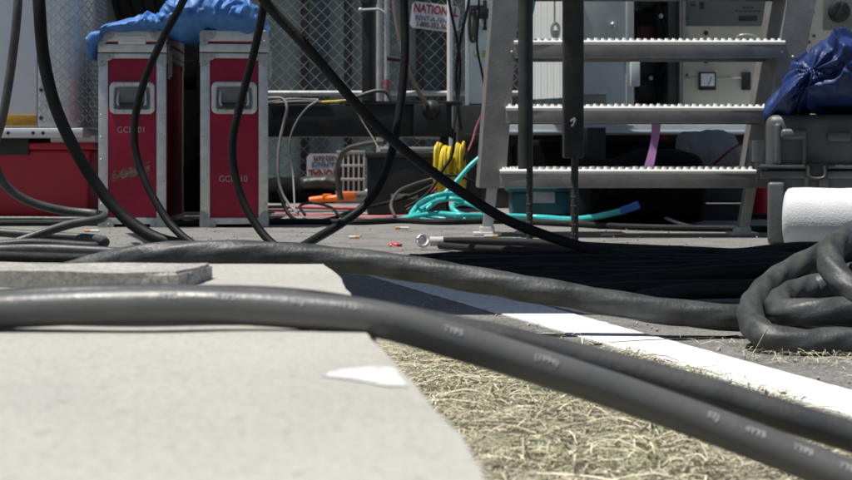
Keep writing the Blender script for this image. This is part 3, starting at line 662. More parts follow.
def fence_sign(c, rotz, label):
    t = thing('fence_sign', c, label, 'sign'); c = Vector(c); m = Matrix.Translation(c) @ Euler((0, rotz, 0)).to_matrix().to_4x4()
    bm = NB(); w_, h_ = .30, .165; q = .02
    poly = [(-w_ / 2 + q, -h_ / 2), (w_ / 2 - q, -h_ / 2), (w_ / 2, -h_ / 2 + q), (w_ / 2, h_ / 2 - q), (w_ / 2 - q, h_ / 2), (-w_ / 2 + q, h_ / 2), (-w_ / 2, h_ / 2 - q), (-w_ / 2, -h_ / 2 + q)]
    lo = [bm.verts.new(m @ Vector((x, 0, z))) for x, z in poly]; hi = [bm.verts.new(m @ Vector((x, .004, z))) for x, z in poly]
    bm.faces.new(lo); bm.faces.new(hi)
    for k in range(8): bm.faces.new((lo[k], lo[(k + 1) % 8], hi[(k + 1) % 8], hi[k]))
    obj('board', bm, sign_white, t)
    for s, sz, z, mt, sx, of in (('NATIONAL', .074, .041, sign_red, .74, .0022), ('RENT-A-FENCE', .042, -.018, sign_blue, .86, .0008), ('1-800-352-5675', .044, -.056, sign_dark, .78, .0012)):
        bm = text_bm(s, sz, .0005, of)
        bmesh.ops.transform(bm, matrix=m @ Matrix.Translation((0, -.001, z)) @ Euler((math.pi / 2, 0, 0)).to_matrix().to_4x4() @ Matrix.Diagonal((sx, 1, 1, 1)), verts=bm.verts)
        obj('lettering', bm, mt, t)
c = P(435, 17, D - .03); fence_sign(c, R(7), 'white NATIONAL RENT-A-FENCE sign hanging upright but tilted on the fence')
c = P(331, 167, D - .03); fence_sign(c, R(180), 'white NATIONAL RENT-A-FENCE sign hanging upside down low on the fence')

# ------------------------------------------------------------------ trailer tongue, jack, boxes between fence and road
D = 7.3
t = thing('trailer_tongue', (-.4, D, 0), 'black steel trailer drawbar with cords lying on it, before the fence', 'trailer drawbar')
bm = NB(); pbox(bm, 150, 104, 452, 137, D, .18, .008); bx(bm, (P(430, 0, D).x, D + .4, .45), (.16, .9, .16), None, .008); bmesh.ops.create_uvsphere(bm, u_segments=16, v_segments=10, radius=.05, matrix=Matrix.Translation(P(431, 110, D - .03))); obj('beam', bm, steel_black, t)
bm = NB(); pbox(bm, 345, 101, 462, 104.5, D - .02, .2, .002); obj('top_plate', bm, steel_dark, t)
bm = NB(); pbox(bm, 440, 108, 449, 212, D + .04, .05, .004); obj('stand', bm, steel_black, t)
bm = NB(); bx(bm, (P(160, 0, D).x, D + .1, .18), (.06, .06, .37), None, .004); obj('stand', bm, steel_black, t)
bm = NB(); xj = P(369, 0, D).x; cyl(bm, (xj, D - .01, P(0, 101, D).z), (xj, D - .01, P(0, 3, D).z), .0345, 20); cyl(bm, (xj, D - .01, P(0, 4, D).z), (xj, D - .01, P(0, 0, D).z), .04, 20)
jk = obj('jack_post', bm, steel_black, t)
bm = NB(); tube(bm, [P(361, 10, D - .05), P(369, 9.5, D - .05), P(379, 9.5, D - .05), P(384, 13, D - .05), P(385.5, 22, D - .05), P(386, 45, D - .05), P(386.5, 58, D - .05)], .0065, 8, 6)
cyl(bm, P(387, 58, D - .05), P(404, 60, D - .05), .012, 12, mi=1); bmesh.ops.create_uvsphere(bm, u_segments=12, v_segments=8, radius=.012, matrix=Matrix.Translation(P(360.5, 10, D - .05))); obj('crank_handle', bm, [galv, black_plastic], jk)
def cordp(pts, dia, label, mat, **k): return cable(pts, dia, label, mat, 'cord', 'cord', seg=8, n=8, lump=0, **k)
cordp([P(255, 99, 7.2), P(272, 98, 7.2), P(283, 99, 7.19), P(287, 108, 7.17), P(284, 122, 7.17), P(280, 140, 7.15), P(278, 165, 7.12), P(281, 190, 7.1), P(292, 208, 7.05), P(312, 219, 6.9), P(340, 222, 6.7)], .014, 'pale grey cord looped over the left end of the drawbar', grey_cord)
cordp([P(265, 103, 7.25), P(290, 99, 7.2), P(310, 99.5, 7.2), P(318, 100, 7.19), P(308, 107, 7.17), P(297, 121, 7.17), P(290, 140, 7.16), P(293, 175, 7.14), P(295, 215, 6.9)], .009, 'thin grey cord drooping over the drawbar middle', grey_cord)
cordp([P(335, 102, 7.2), P(346, 100.5, 7.2), P(352, 104, 7.17), P(362, 121, 7.16), P(374, 140, 7.1), P(380, 152, 7.0)], .006, 'thin tan wire sloping down the drawbar face', tan_strap)
cordp([P(322, 102, 7.22), P(345, 100.5, 7.22), P(360, 97.5, 7.22)], .011, 'short yellow cord lying on the drawbar', yellow)
cordp([P(340, 103, 7.24), P(358, 96.5, 7.2), P(376, 91, 7.2), P(386, 92, 7.2), P(392, 101, 7.2)], .019, 'black cord humped over the drawbar beside the jack', rubber_dusty)
cordp([P(268, 104, 7.26), P(300, 102, 7.26), P(330, 103, 7.26)], .02, 'black cord lying flat along the drawbar top', rubber_dusty)
cordp([P(393, -60, 7.1), P(394, 0, 7.1), P(401, 45, 7.1), P(411, 77, 7.1), P(424, 100, 7.2), P(430, 107, 7.27)], .022, 'tan rope slanting down to the drawbar end beside the fence sign', tan_strap)
bm = NB(); pbox(bm, 367, 154, 446, 214.5, 7.0, .3, .01)
bxo = obj('battery_box', bm, black_plastic, label='big black equipment box on the road below the drawbar', cat='box')
bm = NB(); pbox(bm, 365, 152, 448, 158, 6.985, .33, .006); obj('lid', bm, steel_dark, bxo)
bm = NB(); pbox(bm, 391, 194, 418, 199, 6.993, .006, .001); obj('label_plate', bm, alu_dull, bxo)
bm = NB(); pbox(bm, 380, 147, 436, 151.5, 7.03, .02, .004); pbox(bm, 382, 150, 387, 154, 7.03, .02); pbox(bm, 430, 150, 435, 154, 7.03, .02); obj('handle', bm, galv, bxo)
# pale crate
D = 8.7; t = None; bm = NB(); a = P(338, 152, D); b = P(364, 193, D)
bx(bm, ((a.x + b.x) / 2, D + .13, (a.z + b.z) / 2), (b.x - a.x - .02, .24, a.z - b.z - .02), None, .004, mi=1)
for k in range(6):
    x = a.x + (b.x - a.x) * k / 5; bx(bm, (x, D, (a.z + b.z) / 2), (.012, .014, a.z - b.z), None, .002)
for k in range(4):
    z = a.z + (b.z - a.z) * k / 3; bx(bm, ((a.x + b.x) / 2, D - .003, z), (b.x - a.x + .014, .014, .016), None, .002)
obj('crate', bm, [crate_m, foam_dark], label='pale grey slatted plastic crate beside the upside down sign', cat='crate')
bm = NB(); p0 = P(351, 196, 8.72); bx(bm, (p0.x, 8.83, .02), (.2, .2, .042), None, .01); obj('plank', bm, crate_m, label='pale low block under the slatted crate', cat='block')
bm = NB(); drape(bm, [(262, 182), (275, 179), (300, 178), (318, 180), (330, 186), (334, 194)], [(262, 204), (300, 204), (325, 204), (334, 203)], 8.75, 9.1, .02, 7, 1.2, nu=60, nv=30)
obj('bag', bm, black_bag, label='low black bag lying along the foot of the fence', cat='bag', ang=70)
bm = NB(); drape(bm, [(298, 179), (312, 177), (326, 175), (340, 178), (346, 186)], [(298, 190), (320, 190), (340, 192), (346, 190)], 8.7, 8.95, .012, 9, 6.2, nu=50, nv=26)
obj('bag', bm, steel_dark, label='small dark bag on top of the low black bag', cat='bag', ang=70)
bm = NB()
tube(bm, [P(310, 200.5, 8.6), P(322, 199, 8.58), P(334, 198.5, 8.55), P(345, 197, 8.55)], .02, 10, 6); pbox(bm, 336, 192, 356, 201, 8.5, .06, .012); pbox(bm, 322, 194, 332, 201, 8.55, .04, .01)
obj('extension_plug', bm, orange, label='orange extension lead socket on the ground by the crate', cat='extension lead')
cordp([P(341, 200, 8.4), P(338, 182, 8.4), P(338, 166, 8.4), P(345, 151, 8.35), P(362, 145, 8.3), P(385, 142, 8.2)], .032, 'black hose looped over the pale crate', rubber_dusty)
cordp([P(240, 210, 7.6), P(268, 207, 7.6), P(310, 207.6, 7.6), P(360, 208.5, 7.6)], .018, 'pink cord along the ground between flight case and black box', pink_cord)
cordp([P(268, 213, 7.2), P(330, 216.5, 6.85), P(380, 217, 6.8), P(430, 215.5, 6.8), P(470, 214, 6.8)], .016, 'long pink cord on the road in front of the black box', pink_cord)
cordp([P(330, 224, 6.1), P(352, 219, 6.35), P(390, 219.5, 6.35), P(440, 217, 6.45), P(480, 218, 6.4)], .013, 'crimson cord on the road under the turquoise hose', crimson_cord)
for i, (pts, dia, mt, lb) in enumerate([
    ([P(278, 190, 6.6), P(288, 213, 6.55), P(305, 222, 6.35), P(330, 219, 6.5), P(350, 212, 6.6), P(380, 205, 6.7), P(410, 196, 6.75), P(436, 184, 6.8)], .018, rubber, 'black cord swooping from road up over the front of the black box'),
    ([P(395, 217, 6.5), P(391, 205, 6.6), P(398, 192, 6.7), P(415, 184, 6.8), P(436, 178, 6.85)], .016, rubber_dusty, 'black cord arching up the right side of the black box'),
    ([P(305, 215, 6.6), P(300, 206, 6.7), P(312, 203, 6.8), P(330, 207, 6.7), P(340, 216, 6.5), P(360, 222, 6.3)], .013, rubber, 'small black cord loop on the road before the black box'),
    ([P(268, 218, 6.4), P(300, 222, 6.25), P(350, 221, 6.3), P(420, 219, 6.3), P(460, 221, 6.2)], .016, rubber, 'black cord lying flat on the road before the pink cord'),
    ]): cordp(pts, dia, lb, mt)
cordp([P(407, 210, 6.6), P(424, 198, 6.65), P(446, 180, 6.75), P(462, 162, 6.8), P(472, 142, 6.9), P(477, 125, 7.0), P(488, 108, 7.2), P(505, 100, 7.3)], .012, 'crimson cord climbing towards the grey cabinet', crimson_cord)
# yellow cord hank
bm = NB()
for cxp, cyp, w_, h_, dd, k0 in ((443, 170, 7.5, 25, 6.75, 17), (458.5, 169, 5, 24, 6.82, 12)):
    for k in range(k0):
        x = cxp + (k / (k0 - 1) - .5) * 2 * w_ * .8; z_ = cyp + random.uniform(-4, 4); pts = []; tl = random.uniform(-.1, .1); bw = random.uniform(1., 3.); hk = random.uniform(.84, 1.02)
        for j in range(14):
            a = 2 * math.pi * j / 14
            pts.append(P(x + tl * h_ * math.sin(a) + bw * math.cos(a) + (k / (k0 - 1) - .5) * 5 * (-math.cos(a * 1) * .2 + .4 * math.sin(a)), z_ - h_ * hk * math.sin(a), dd + .045 * math.cos(a) + .012 * math.sin(k * 2.2)))
        tube(bm, pts, .0062, 8, 4, closed=True)
obj('cord_hank', bm, yellow, label='hank of bright yellow extension cord hanging by the step unit', cat='cord')
cordp([P(455, 132, 6.7), P(452, 155, 6.7), P(444, 168, 6.68), P(436, 182, 6.66), P(425, 196, 6.6), P(405, 208, 6.55)], .014, 'black cord hanging in front of the yellow hank', rubber)
cordp([P(434, 176, 6.68), P(448, 175, 6.66), P(465, 178, 6.66), P(478, 186, 6.66), P(479, 197, 6.66), P(470, 203, 6.66), P(455, 199, 6.66)], .012, 'black cord tied round the yellow hank in a loop', rubber)
# turquoise hose
bm = NB()
loop = [P(479, 158, 6.5), P(470, 166, 6.48), P(455, 183, 6.45), P(440, 198, 6.42), P(424, 211, 6.4)]
loop += [P(420, 213, 6.35), P(402, 219, 6.25), P(392, 221, 6.2)]
tube(bm, loop, .0105, 10, 8)
for lp, dd in (([(411, 217), (417, 206), (432, 197), (450, 194), (466, 199), (482, 210), (489, 219), (462, 221), (432, 221)], 6.28), ([(418, 214), (430, 204), (452, 199), (474, 205), (486, 214), (470, 219), (440, 219)], 6.34),
               ([(452, 207), (462, 203), (478, 207), (488, 214), (474, 216), (458, 213)], 6.22), ([(405, 220), (430, 214), (460, 215), (488, 217), (492, 222), (450, 223), (418, 223)], 6.16)):
    tube(bm, [P(x, y, dd + .1 * math.sin(k * 2.1)) for k, (x, y) in enumerate(lp)], .0105, 10, 8, closed=True)
obj('hose_coil', bm, cyan, label='tangled turquoise hose coil beside the foot of the step unit', cat='hose')
bm = NB(); tube(bm, [P(482, 219, 6.35), P(505, 216.5, 6.4), P(540, 217.5, 6.4), P(572, 219.5, 5.9), P(598, 216.5, 5.66), P(622, 211, 5.62)], .0125, 10, 8)
o = obj('hose', bm, cyan, label='turquoise hose with dark blue end behind the steps', cat='hose')
bm = NB(); tube(bm, [P(621, 211.2, 5.62), P(630, 208, 5.61), P(639, 204.5, 5.6)], .0155, 10, 6); obj('sleeve', bm, blue_hose, o)
bm = NB(); cordp([P(538, -40, 6.2), P(534, 0, 6.2), P(524, 40, 6.3), P(510, 72, 6.4), P(500, 110, 6.45), P(480, 156, 6.5)], .016, 'turquoise line running down behind the left step rail', cyan)

# ------------------------------------------------------------------ grey cabinet behind the steps
D = 7.9
t = thing('electrical_cabinet', (P(485, 0, D).x, D, 0), 'pale grey cabinet with black oval latch, left of the step unit', 'cabinet')
bm = NB(); pbox(bm, 469, -120, 512, 104, D, .35, .006); obj('body', bm, grey_blue, t)
bm = NB(); pbox(bm, 465.5, -120, 469, 131, D - .012, .03, .003); obj('edge_post', bm, white_bright, t)
bm = NB(); pbox(bm, 458, 105, 512, 208, D - .02, .4, .006); obj('base', bm, steel_dark, t)
bm = NB(); tube(bm, [P(473 + 3.6 * math.cos(a), 25 + 17 * math.sin(a), D - .025) for a in [2 * math.pi * k / 16 for k in range(16)]], .0075, 8, 3, closed=True); obj('latch', bm, black_plastic, t)
bm = NB(); pbox(bm, 471, 12, 475, 38, D - .01, .012, .004); obj('latch_pad', bm, M('latch_pad', (.25, .24, .19), .6), t)
bm = NB(); pbox(bm, 470, 5, 484, 10, D - .03, .03, .003); pbox(bm, 480, 8, 489, 18, D - .04, .04, .004); pbox(bm, 483, 0, 487, 30, D - .03, .02, .003); obj('bracket', bm, black_plastic, t)
bm = NB(); pbox(bm, 479, 19, 489, 27, D - .03, .03, .003); obj('hasp', bm, galv, t)
for x in (477, 484.5):
    bm = NB(); pbox(bm, x - 2, 51, x + 2, 57, D - .006, .006, .001); obj('sticker', bm, M('yellow_sticker', (.4, .34, .06), .6), t)
cordp([P(478, -30, 7.7), P(479, 10, 7.7), P(477, 45, 7.72), P(483, 78, 7.75), P(486, 105, 7.75), P(480, 125, 7.7)], .012, 'black cord hanging down the cabinet front', rubber)
cordp([P(448, -20, 7.6), P(449, 0, 7.6), P(457, 40, 7.6), P(460, 62, 7.6), P(459, 90, 7.6), P(455, 118, 7.55), P(452, 138, 7.5)], .015, 'black cord crossing the fence sign, leftmost of two hanging together', rubber)
cordp([P(471, -20, 7.62), P(469, 0, 7.62), P(461, 38, 7.62), P(457, 62, 7.62), P(457, 95, 7.62), P(461, 130, 7.6)], .015, 'black cord hanging beside the white fence pole, crossing the other one', rubber)

# ------------------------------------------------------------------ step unit, and added overhead platform that shades the road
S = thing('step_unit', (.68, 5.0, 0), 'aluminium steps with three bright grip treads behind the dark telescopic legs', 'steps')
def tread(x0, x1, yt, yb, d):
    a = P(x0, yt, d); b = P(x1, yb, d); X0, X1, zt, zb_ = a.x, b.x, a.z, b.z; dep = .2
    bm = NB(); bx(bm, ((X0 + X1) / 2, d + .003, (zt + zb_) / 2 - .004), (X1 - X0, .006, zt - zb_ - .008), None, .001)
    bx(bm, ((X0 + X1) / 2, d + dep, (zt + zb_) / 2 - .004), (X1 - X0, .005, zt - zb_ - .008), None, .001)
    tube(bm, [(X0, d - .001, zt - .0068), ((X0 + X1) / 2, d - .001, zt - .0068), (X1, d - .001, zt - .0068)], .0066, 10, 2, mi=1)
    bx(bm, ((X0 + X1) / 2, d + .009, zb_ + .002), (X1 - X0, .02, .004), None, .001); obj('tread_front', bm, [alu_dull, white_grip], S)
    bm = NB(); bx(bm, ((X0 + X1) / 2, d + dep / 2, zt - .003), (X1 - X0, dep, .006), None, .002); n_ = int((X1 - X0) / .0235)
    for j in range(7):
        for i in range(n_):
            x = X0 + .014 + i * (X1 - X0 - .03) / (n_ - 1) + (.011 if j % 2 else 0); y = d + .011 + j * .029
            if x > X1 - .01: continue
            hgt = .0105 * random.uniform(.75, 1.1)
            rb = [bm.verts.new((x + .0088 * math.cos(a), y + .0088 * math.sin(a), zt - .001)) for a in [2 * math.pi * k / 8 for k in range(8)]]
            rt = [bm.verts.new((x + .0052 * math.cos(a), y + .0052 * math.sin(a), zt + hgt * (1 if k % 2 else .72))) for k, a in enumerate([2 * math.pi * k / 8 for k in range(8)])]
            ri = [bm.verts.new((x + .003 * math.cos(a), y + .003 * math.sin(a), zt)) for a in [2 * math.pi * k / 8 for k in range(8)]]
            for k in range(8): bm.faces.new((rb[k], rb[(k + 1) % 8], rt[(k + 1) % 8], rt[k])); bm.faces.new((rt[k], rt[(k + 1) % 8], ri[(k + 1) % 8], ri[k]))
            bm.faces.new(ri)
    obj('tread', bm, white_grip, S, ang=25)
tread(500, 756, 169.5, 188, 4.95); tread(506, 770, 106.5, 123, 4.975); tread(514, 785, 40.5, 58, 5.0)
def stile(bx0, bx1, tx0, tx1, ybot):
    dz = [(5.0, ybot), (4.62, None)]
    a0 = P(bx0, ybot, 5.008); a1 = P(bx1, ybot, 5.008); t0 = P(tx0, 0, 5.008); t1 = P(tx1, 0, 5.008)
    k = (1.13 - a0.z) / (t0.z - a0.z); T0 = a0 + (t0 - a0) * k; T1 = a1 + (t1 - a1) * k; dep = Vector((0, .33, 0))
    bm = NB()
    def slabq(p, q, r_, s_, dv):
        lo = [bm.verts.new(v) for v in (p, q, r_, s_)]; hi = [bm.verts.new(v + dv) for v in (p, q, r_, s_)]
        bm.faces.new(lo); bm.faces.new(hi)
        for i in range(4): bm.faces.new((lo[i], lo[(i + 1) % 4], hi[(i + 1) % 4], hi[i]))
    o5 = Vector((0, -.006, 0))
    slabq(a0 + o5, a1 + o5, T1 + o5, T0 + o5, Vector((0, .006, 0)))       # front flange
    w5 = Vector((.006, 0, 0))
    if bx0 < 600: slabq(a0, a0 + w5, T0 + w5, T0, dep)
    slabq(a1 - w5, a1, T1, T1 - w5, dep) if bx0 < 600 else slabq(a0, a0 + w5, T0 + w5, T0, dep)
    slabq(a0 + dep, a1 + dep, T1 + dep, T0 + dep, Vector((0, .006, 0)))
    o_ = obj('side_rail', bm, alu_dull, S)
    return a0, a1, T0, T1
la = stile(479, 505, 493, 519, 188); ra = stile(757, 779, 787, 816, 188)
for k, (x, y) in enumerate(((782, 52), (793, 57), (766, 117), (752, 182), (512, 52), (508, 117))):
    bm = NB(); bmesh.ops.create_uvsphere(bm, u_segments=8, v_segments=6, radius=.0055, matrix=Matrix.Translation(P(x, y, 4.999))); obj('bolt', bm, zinc, S)
def foot_leg(xt, yt, xb, yb, d, w_):
    a = P(xt, yt, d); b = P(xb, yb - 2, d); b.z = .012
    bm = NB(); beam(bm, a, b, w_, .05, .003); beam(bm, a + Vector((w_ * .35, -.004, 0)), b + Vector((w_ * .35, -.004, .03)), .008, .05, .002); lg = obj('leg', bm, alu, S)
    bm = NB(); bx(bm, (b.x, b.y, .006), (.095, .09, .012), None, .003); bx(bm, (b.x, b.y, .02), (.05, .06, .02), None, .003); obj('foot', bm, alu_bright, lg)
foot_leg(493, 180, 487, 236, 5.12, .035); foot_leg(757, 150, 742, 236, 5.12, .035)
bm = NB(); pbox(bm, 752, 140, 765, 162, 5.02, .06, .004); pbox(bm, 755, 162, 763, 186, 5.03, .05, .004); obj('hinge_bracket', bm, alu, S)
bm = NB(); bx(bm, (.72, 6.28, 1.155), (.9, 1.54, .05), None, .004); obj('landing', bm, alu_dull, S)
tread(520, 800, -22, -5, 5.025)
W = thing('shade_platform', (.5, 3.2, 0), 'two dark telescopic legs before the steps, under an unseen platform added for its shade', 'platform')
def tele(x0, x1, ybot, ix0, ix1, yg, sq, pin):
    d = F * CH / (yg - 160); a = P((x0 + x1) / 2, ybot, d); r_ = (x1 - x0) / 2 / F * d; ri = (ix1 - ix0) / 2 / F * d; xi = P((ix0 + ix1) / 2, 0, d).x
    bm = NB()
    if sq: bx(bm, (a.x, d, (a.z + 1.0) / 2), (2 * r_, 2 * r_, 1.0 - a.z), None, .006)
    else: cyl(bm, a, (a.x, d, 1.0), r_, 24)
    lg = obj('telescopic_leg', bm, steel_dark, W)
    bm = NB(); cyl(bm, (xi, d, .0), (xi, d, a.z + .03), ri, 14)
    for k in range(7): cyl(bm, (xi - ri * 1.02, d - ri * .2, .05 + k * .026), (xi + ri * .2, d - ri * 1.02, .05 + k * .026), .003, 8)
    cyl(bm, (xi, d, 0), (xi, d, .008), ri * 2.1, 16); obj('inner_tube', bm, steel_dark, lg)
    if pin: bm = NB(); tube(bm, [P(x0 + 8, 121, d - r_ - .002), P(x0 + 12, 119, d - r_ - .012), P(x0 + 11, 124, d - r_ - .01), P(x0 + 9, 126, d - r_ - .002)], .004, 8, 4); obj('pin', bm, chrome, lg)
tele(518, 533, 169, 526.5, 533, 248, False, False); tele(563, 583, 158, 571, 578.5, 252, True, True)
bm = NB(); bx(bm, (.5, 3.22, 1.02), (1.88, 1.58, .045), None, .004); bx(bm, (-.545, 2.9, 1.02), (.206, .94, .045), None, .004)
for k in range(4): bx(bm, (.5, 2.52 + k * .47, .975), (1.86, .05, .045), None, .003)
obj('shade_deck', bm, steel_dark, W)  # unseen slab with beams and outer legs, added to shade the road
bm = NB()
for x in (.29, .41): bx(bm, (x, 4.22, 1.0), (.06, .48, .06), None, .004)
obj('deck_beam', bm, steel_dark, W)
for yy in (2.55, 3.9): bm = NB(); bx(bm, (1.38, yy, .476), (.06, .06, .952), None, .004); obj('deck_leg', bm, steel_dark, W)

# ------------------------------------------------------------------ generator trailer behind the steps
D = 7.4; zt = 2.2
t = thing('generator_trailer', (1.6, D + .6, 0), 'white and beige generator trailer with control panel behind the steps', 'trailer')
def panel(name, x0, x1, y0, y1, d, dep, mat, par, bev=.003, top=None):
    a = P(x0, y0, d); b = P(x1, y1, d); z1 = a.z if top is None else top
    bm = NB(); bx(bm, ((a.x + b.x) / 2, d + dep / 2, (z1 + b.z) / 2), (b.x - a.x, dep, z1 - b.z), None, bev); return obj(name, bm, mat, par)
panel('side_panel', 583, 631, 0, 125, D - .1, .8, grey_blue, t, top=zt)
panel('door_frame', 626.5, 634, 0, 125, D - .115, .06, white_paint, t, top=zt)
bm = NB(); a = P(568, 0, D - .3); b = P(524, 0, D - .05)       # ribbed white door, angled to catch the sun and look brighter
z0 = P(0, 100, D).z; dv = Vector((b.x - a.x, .25, 0)); L1 = dv.length; dv.normalize(); nv = Vector((-dv.y, dv.x, 0)); nv = -Vector((dv.y, -dv.x, 0)) if nv.y > 0 else nv
n_ = 7
prev = None
for k in range(n_ * 4 + 1):
    u = k / (n_ * 4) * L1; off = .006 if (k % 4) in (1, 2) else 0.
    p = Vector((a.x, D - .3, 0)) + dv * u + Vector((dv.y, -dv.x, 0)) * off
    cur = [bm.verts.new((p.x, p.y, z0)), bm.verts.new((p.x, p.y, 1.5)), bm.verts.new((p.x + dv.y * -.02, p.y + .02, z0)), bm.verts.new((p.x + dv.y * -.02, p.y + .02, 1.5))]
    if prev:
        bm.faces.new((prev[0], cur[0], cur[1], prev[1])); bm.faces.new((prev[2], cur[2], cur[3], prev[3])); bm.faces.new((prev[0], cur[0], cur[2], prev[2])); bm.faces.new((prev[1], cur[1], cur[3], prev[3]))
    prev = cur
obj('ribbed_door', bm, white_bright, t, ang=25)
bm = NB(); tube(bm, [P(553, 36, D - .3), P(552, 28, D - .3), P(555.5, 23, D - .3), P(559, 28, D - .3), P(558, 36, D - .3)], .008, 8, 5); pbox(bm, 552.5, 30, 559, 38, D - .32, .03, .005); pbox(bm, 554, 0, 555.5, 24, D - .3, .01); obj('padlock', bm, chrome, t)
bm = NB(); bmesh.ops.create_uvsphere(bm, u_segments=12, v_segments=8, radius=.015, matrix=Matrix.Translation(P(613, 25, D - .11))); obj('knob', bm, chrome, t)
panel('ledge', 505, 900, 124.5, 133, D - .16, 1.1, grey_blue, t)
panel('ledge_lip', 505, 900, 130.5, 133.5, D - .175, .014, white_paint, t)
panel('recess', 634, 682, 0, 124, D + .5, .02, steel_black, t, top=zt)
panel('recess_post', 668, 679, 0, 124, D - .02, .5, steel_dark, t, top=zt)
panel('recess_post', 679.5, 682, 0, 124, D - .05, .05, alu_dull, t, top=zt)
panel('junction_box', 631, 640, 62, 86, D - .15, .06, white_paint, t)
bm = NB(); pbox(bm, 637, 40, 668, 100, D + .2, .3, .02); obj('engine_block', bm, steel_dark, t)
bm = NB(); pbox(bm, 640, 25, 655, 42, D + .16, .1, .012); obj('red_casing', bm, M('dull_red', (.1, .015, .02), .5), t)
bm = NB(); pbox(bm, 640, -6, 662, 8, D + .1, .2, .02); obj('air_filter', bm, black_plastic, t)
bm = NB()
tube(bm, [P(658, -4, D + .05), P(661, 15, D + .02), P(668, 35, D), P(664, 70, D + .05), P(650, 76, D + .1), P(640, 78, D + .1)], .016, 10, 6)
tube(bm, [P(655, 100, D + .1), P(658, 70, D + .1), P(663, 50, D + .1)], .012, 8, 6); obj('harness', bm, rubber, t)
for v in (P(661, 16, D - .01), P(651, 78, D + .06)): bm = NB(); bmesh.ops.create_uvsphere(bm, u_segments=10, v_segments=8, radius=.012, matrix=Matrix.Translation(v)); obj('clip', bm, galv, t)
cp = panel('control_panel', 682.5, 792, 0, 124, D, .5, beige, t, top=zt)
panel('instrument_plate', 686, 776, -60, 26, D - .006, .006, panel_green, cp, .001)
panel('seam_strip', 684, 768, 77.6, 79.3, D - .004, .004, M('pale_beige', (.5, .48, .4), .5), cp, .001)
g_ = panel('gauge', 699, 716, 72, 90, D - .02, .02, black_plastic, cp, .003)
panel('gauge_face', 701, 714.5, 73.5, 86, D - .022, .004, meter_face, g_, .001)
bm = NB(); beam(bm, P(708, 86, D - .0235), P(712, 77, D - .0235), .002, .002); obj('needle', bm, black_plastic, g_)
panel('switch', 742, 751, 72, 90, D - .02, .02, black_plastic, cp, .004)
panel('nameplate', 739, 757, 15.5, 21, D - .009, .005, black_plastic, cp, .001)
bm = NB()
for k in range(6): pbox(bm, 735 + k * 4.6, 10.5, 738.2 + k * 4.6, 11.6, D - .0085, .004)
for k in range(3): pbox(bm, 743 + k * 4, 7, 745.8 + k * 4, 8.2, D - .0085, .004)
for k in range(2): pbox(bm, 691, 0 + k * 4, 695, 2 + k * 4, D - .0085, .004)
pbox(bm, 700, 2, 704, 9, D - .0085, .004); obj('small_marks', bm, black_plastic, cp)
for x, y in ((706, 33), (706, 61), (687, 18), (771, 18), (687, 75), (790, 12)): bm = NB(); cyl(bm, P(x, y, D - .012), P(x, y, D), .012 if x == 706 else .006, 10); obj('screw', bm, steel_dark, cp)
bm = NB(); tube(bm, [P(737, 38, D - .01), P(740, 35.5, D - .03), P(750, 35, D - .03), P(756, 38, D - .01)], .006, 8, 5); obj('grab_handle', bm, galv, cp)
kp = panel('knob_panel', 793, 900, 0, 124, D - .01, .5, beige, t, top=zt)
panel('dial_plate', 823, 900, -40, 30, D - .018, .008, M('dial_plate', (.2, .2, .185), .45), kp, .002)
bm = NB(); c = P(838.5, 12, D - .02); lathe(bm, c, (0, -1, 0), [(0, .052), (.03, .05), (.034, .044), (.034, .02)], 28); bx(bm, c + Vector((0, -.045, 0)), (.022, .03, .09), (0, R(25), 0), .005)
obj('dial', bm, black_plastic, kp)
for x, y in ((813, 12), (814, 36), (809, 42), (812, 53)): bm = NB(); cyl(bm, P(x, y, D - .02), P(x, y, D), .008, 10); obj('screw', bm, steel_dark, kp)
bm = NB(); bx(bm, (1.5, D + .9, P(0, 128, D).z - .05), (2.6, .9, .06), None, .004); bx(bm, (2.6, D + .5, .2), (.08, .08, .4)); bx(bm, (.5, D + .9, .2), (.08, .08, .4)); obj('chassis', bm, steel_black, t)
for yy in (D + .25, D + 1.2): bm = NB(); lathe(bm, (2.9, yy, .3), (1, 0, 0), [(-.1, .16), (-.11, .27), (-.08, .3), (.08, .3), (.11, .27), (.1, .16)], 32); obj('wheel', bm, tyre_m, t)
bm = NB(); pbox(bm, 582, 93, 606, 106, 6.6, .2, .004); bxs = obj('metal_box', bm, alu_dull, label='small grey metal box on the ledge behind the middle tread', cat='box')
bm = NB(); pbox(bm, 580.5, 91, 607.5, 94.5, 6.59, .22, .003); obj('lid', bm, alu, bxs)
bm = NB(); bx(bm, (P(594, 0, 6.7).x, 6.85, .2), (.08, .5, .4)); bx(bm, (P(594, 0, 6.7).x, 6.85, P(0, 106.5, 6.7).z - .02), (.1, .5, .02)); obj('stand', bm, steel_black, bxs)

# things under the generator trailer
bm = NB(); pbox(bm, 512, 191, 575, 216, 6.9, .3, .02, seg=3); tb = obj('storage_tub', bm, teal_bin, label='teal plastic tub under the trailer behind the lowest tread', cat='tub')
bm = NB(); pbox(bm, 528, 188.5, 555, 203, 6.893, .005, .001); obj('paper_label', bm, M('tub_label', (.38, .42, .45), .5, 0, .2, 30), tb)
bm = NB(); pbox(bm, 508, 187, 579, 192, 6.88, .34, .008); obj('lid', bm, teal_bin, tb)
bm = NB(); drape(bm, [(577, 168), (590, 158), (620, 160), (650, 148), (690, 150), (708, 158), (714, 172)], [(577, 226), (620, 227), (680, 227), (714, 224)], 5.75, 6.3, .02, 5, 3.3, nu=70, nv=40)
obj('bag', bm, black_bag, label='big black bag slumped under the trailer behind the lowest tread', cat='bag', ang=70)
bm = NB(); pbox(bm, 520, 140, 690, 183, 7.0, .5, .03, seg=3); bx(bm, (P(600, 0, 7.2).x, 7.3, P(0, 183, 7.0).z / 2), (.7, .4, P(0, 183, 7.0).z)); obj('black_box', bm, black_bag, label='long black equipment case in the dark under the trailer ledge', cat='case')
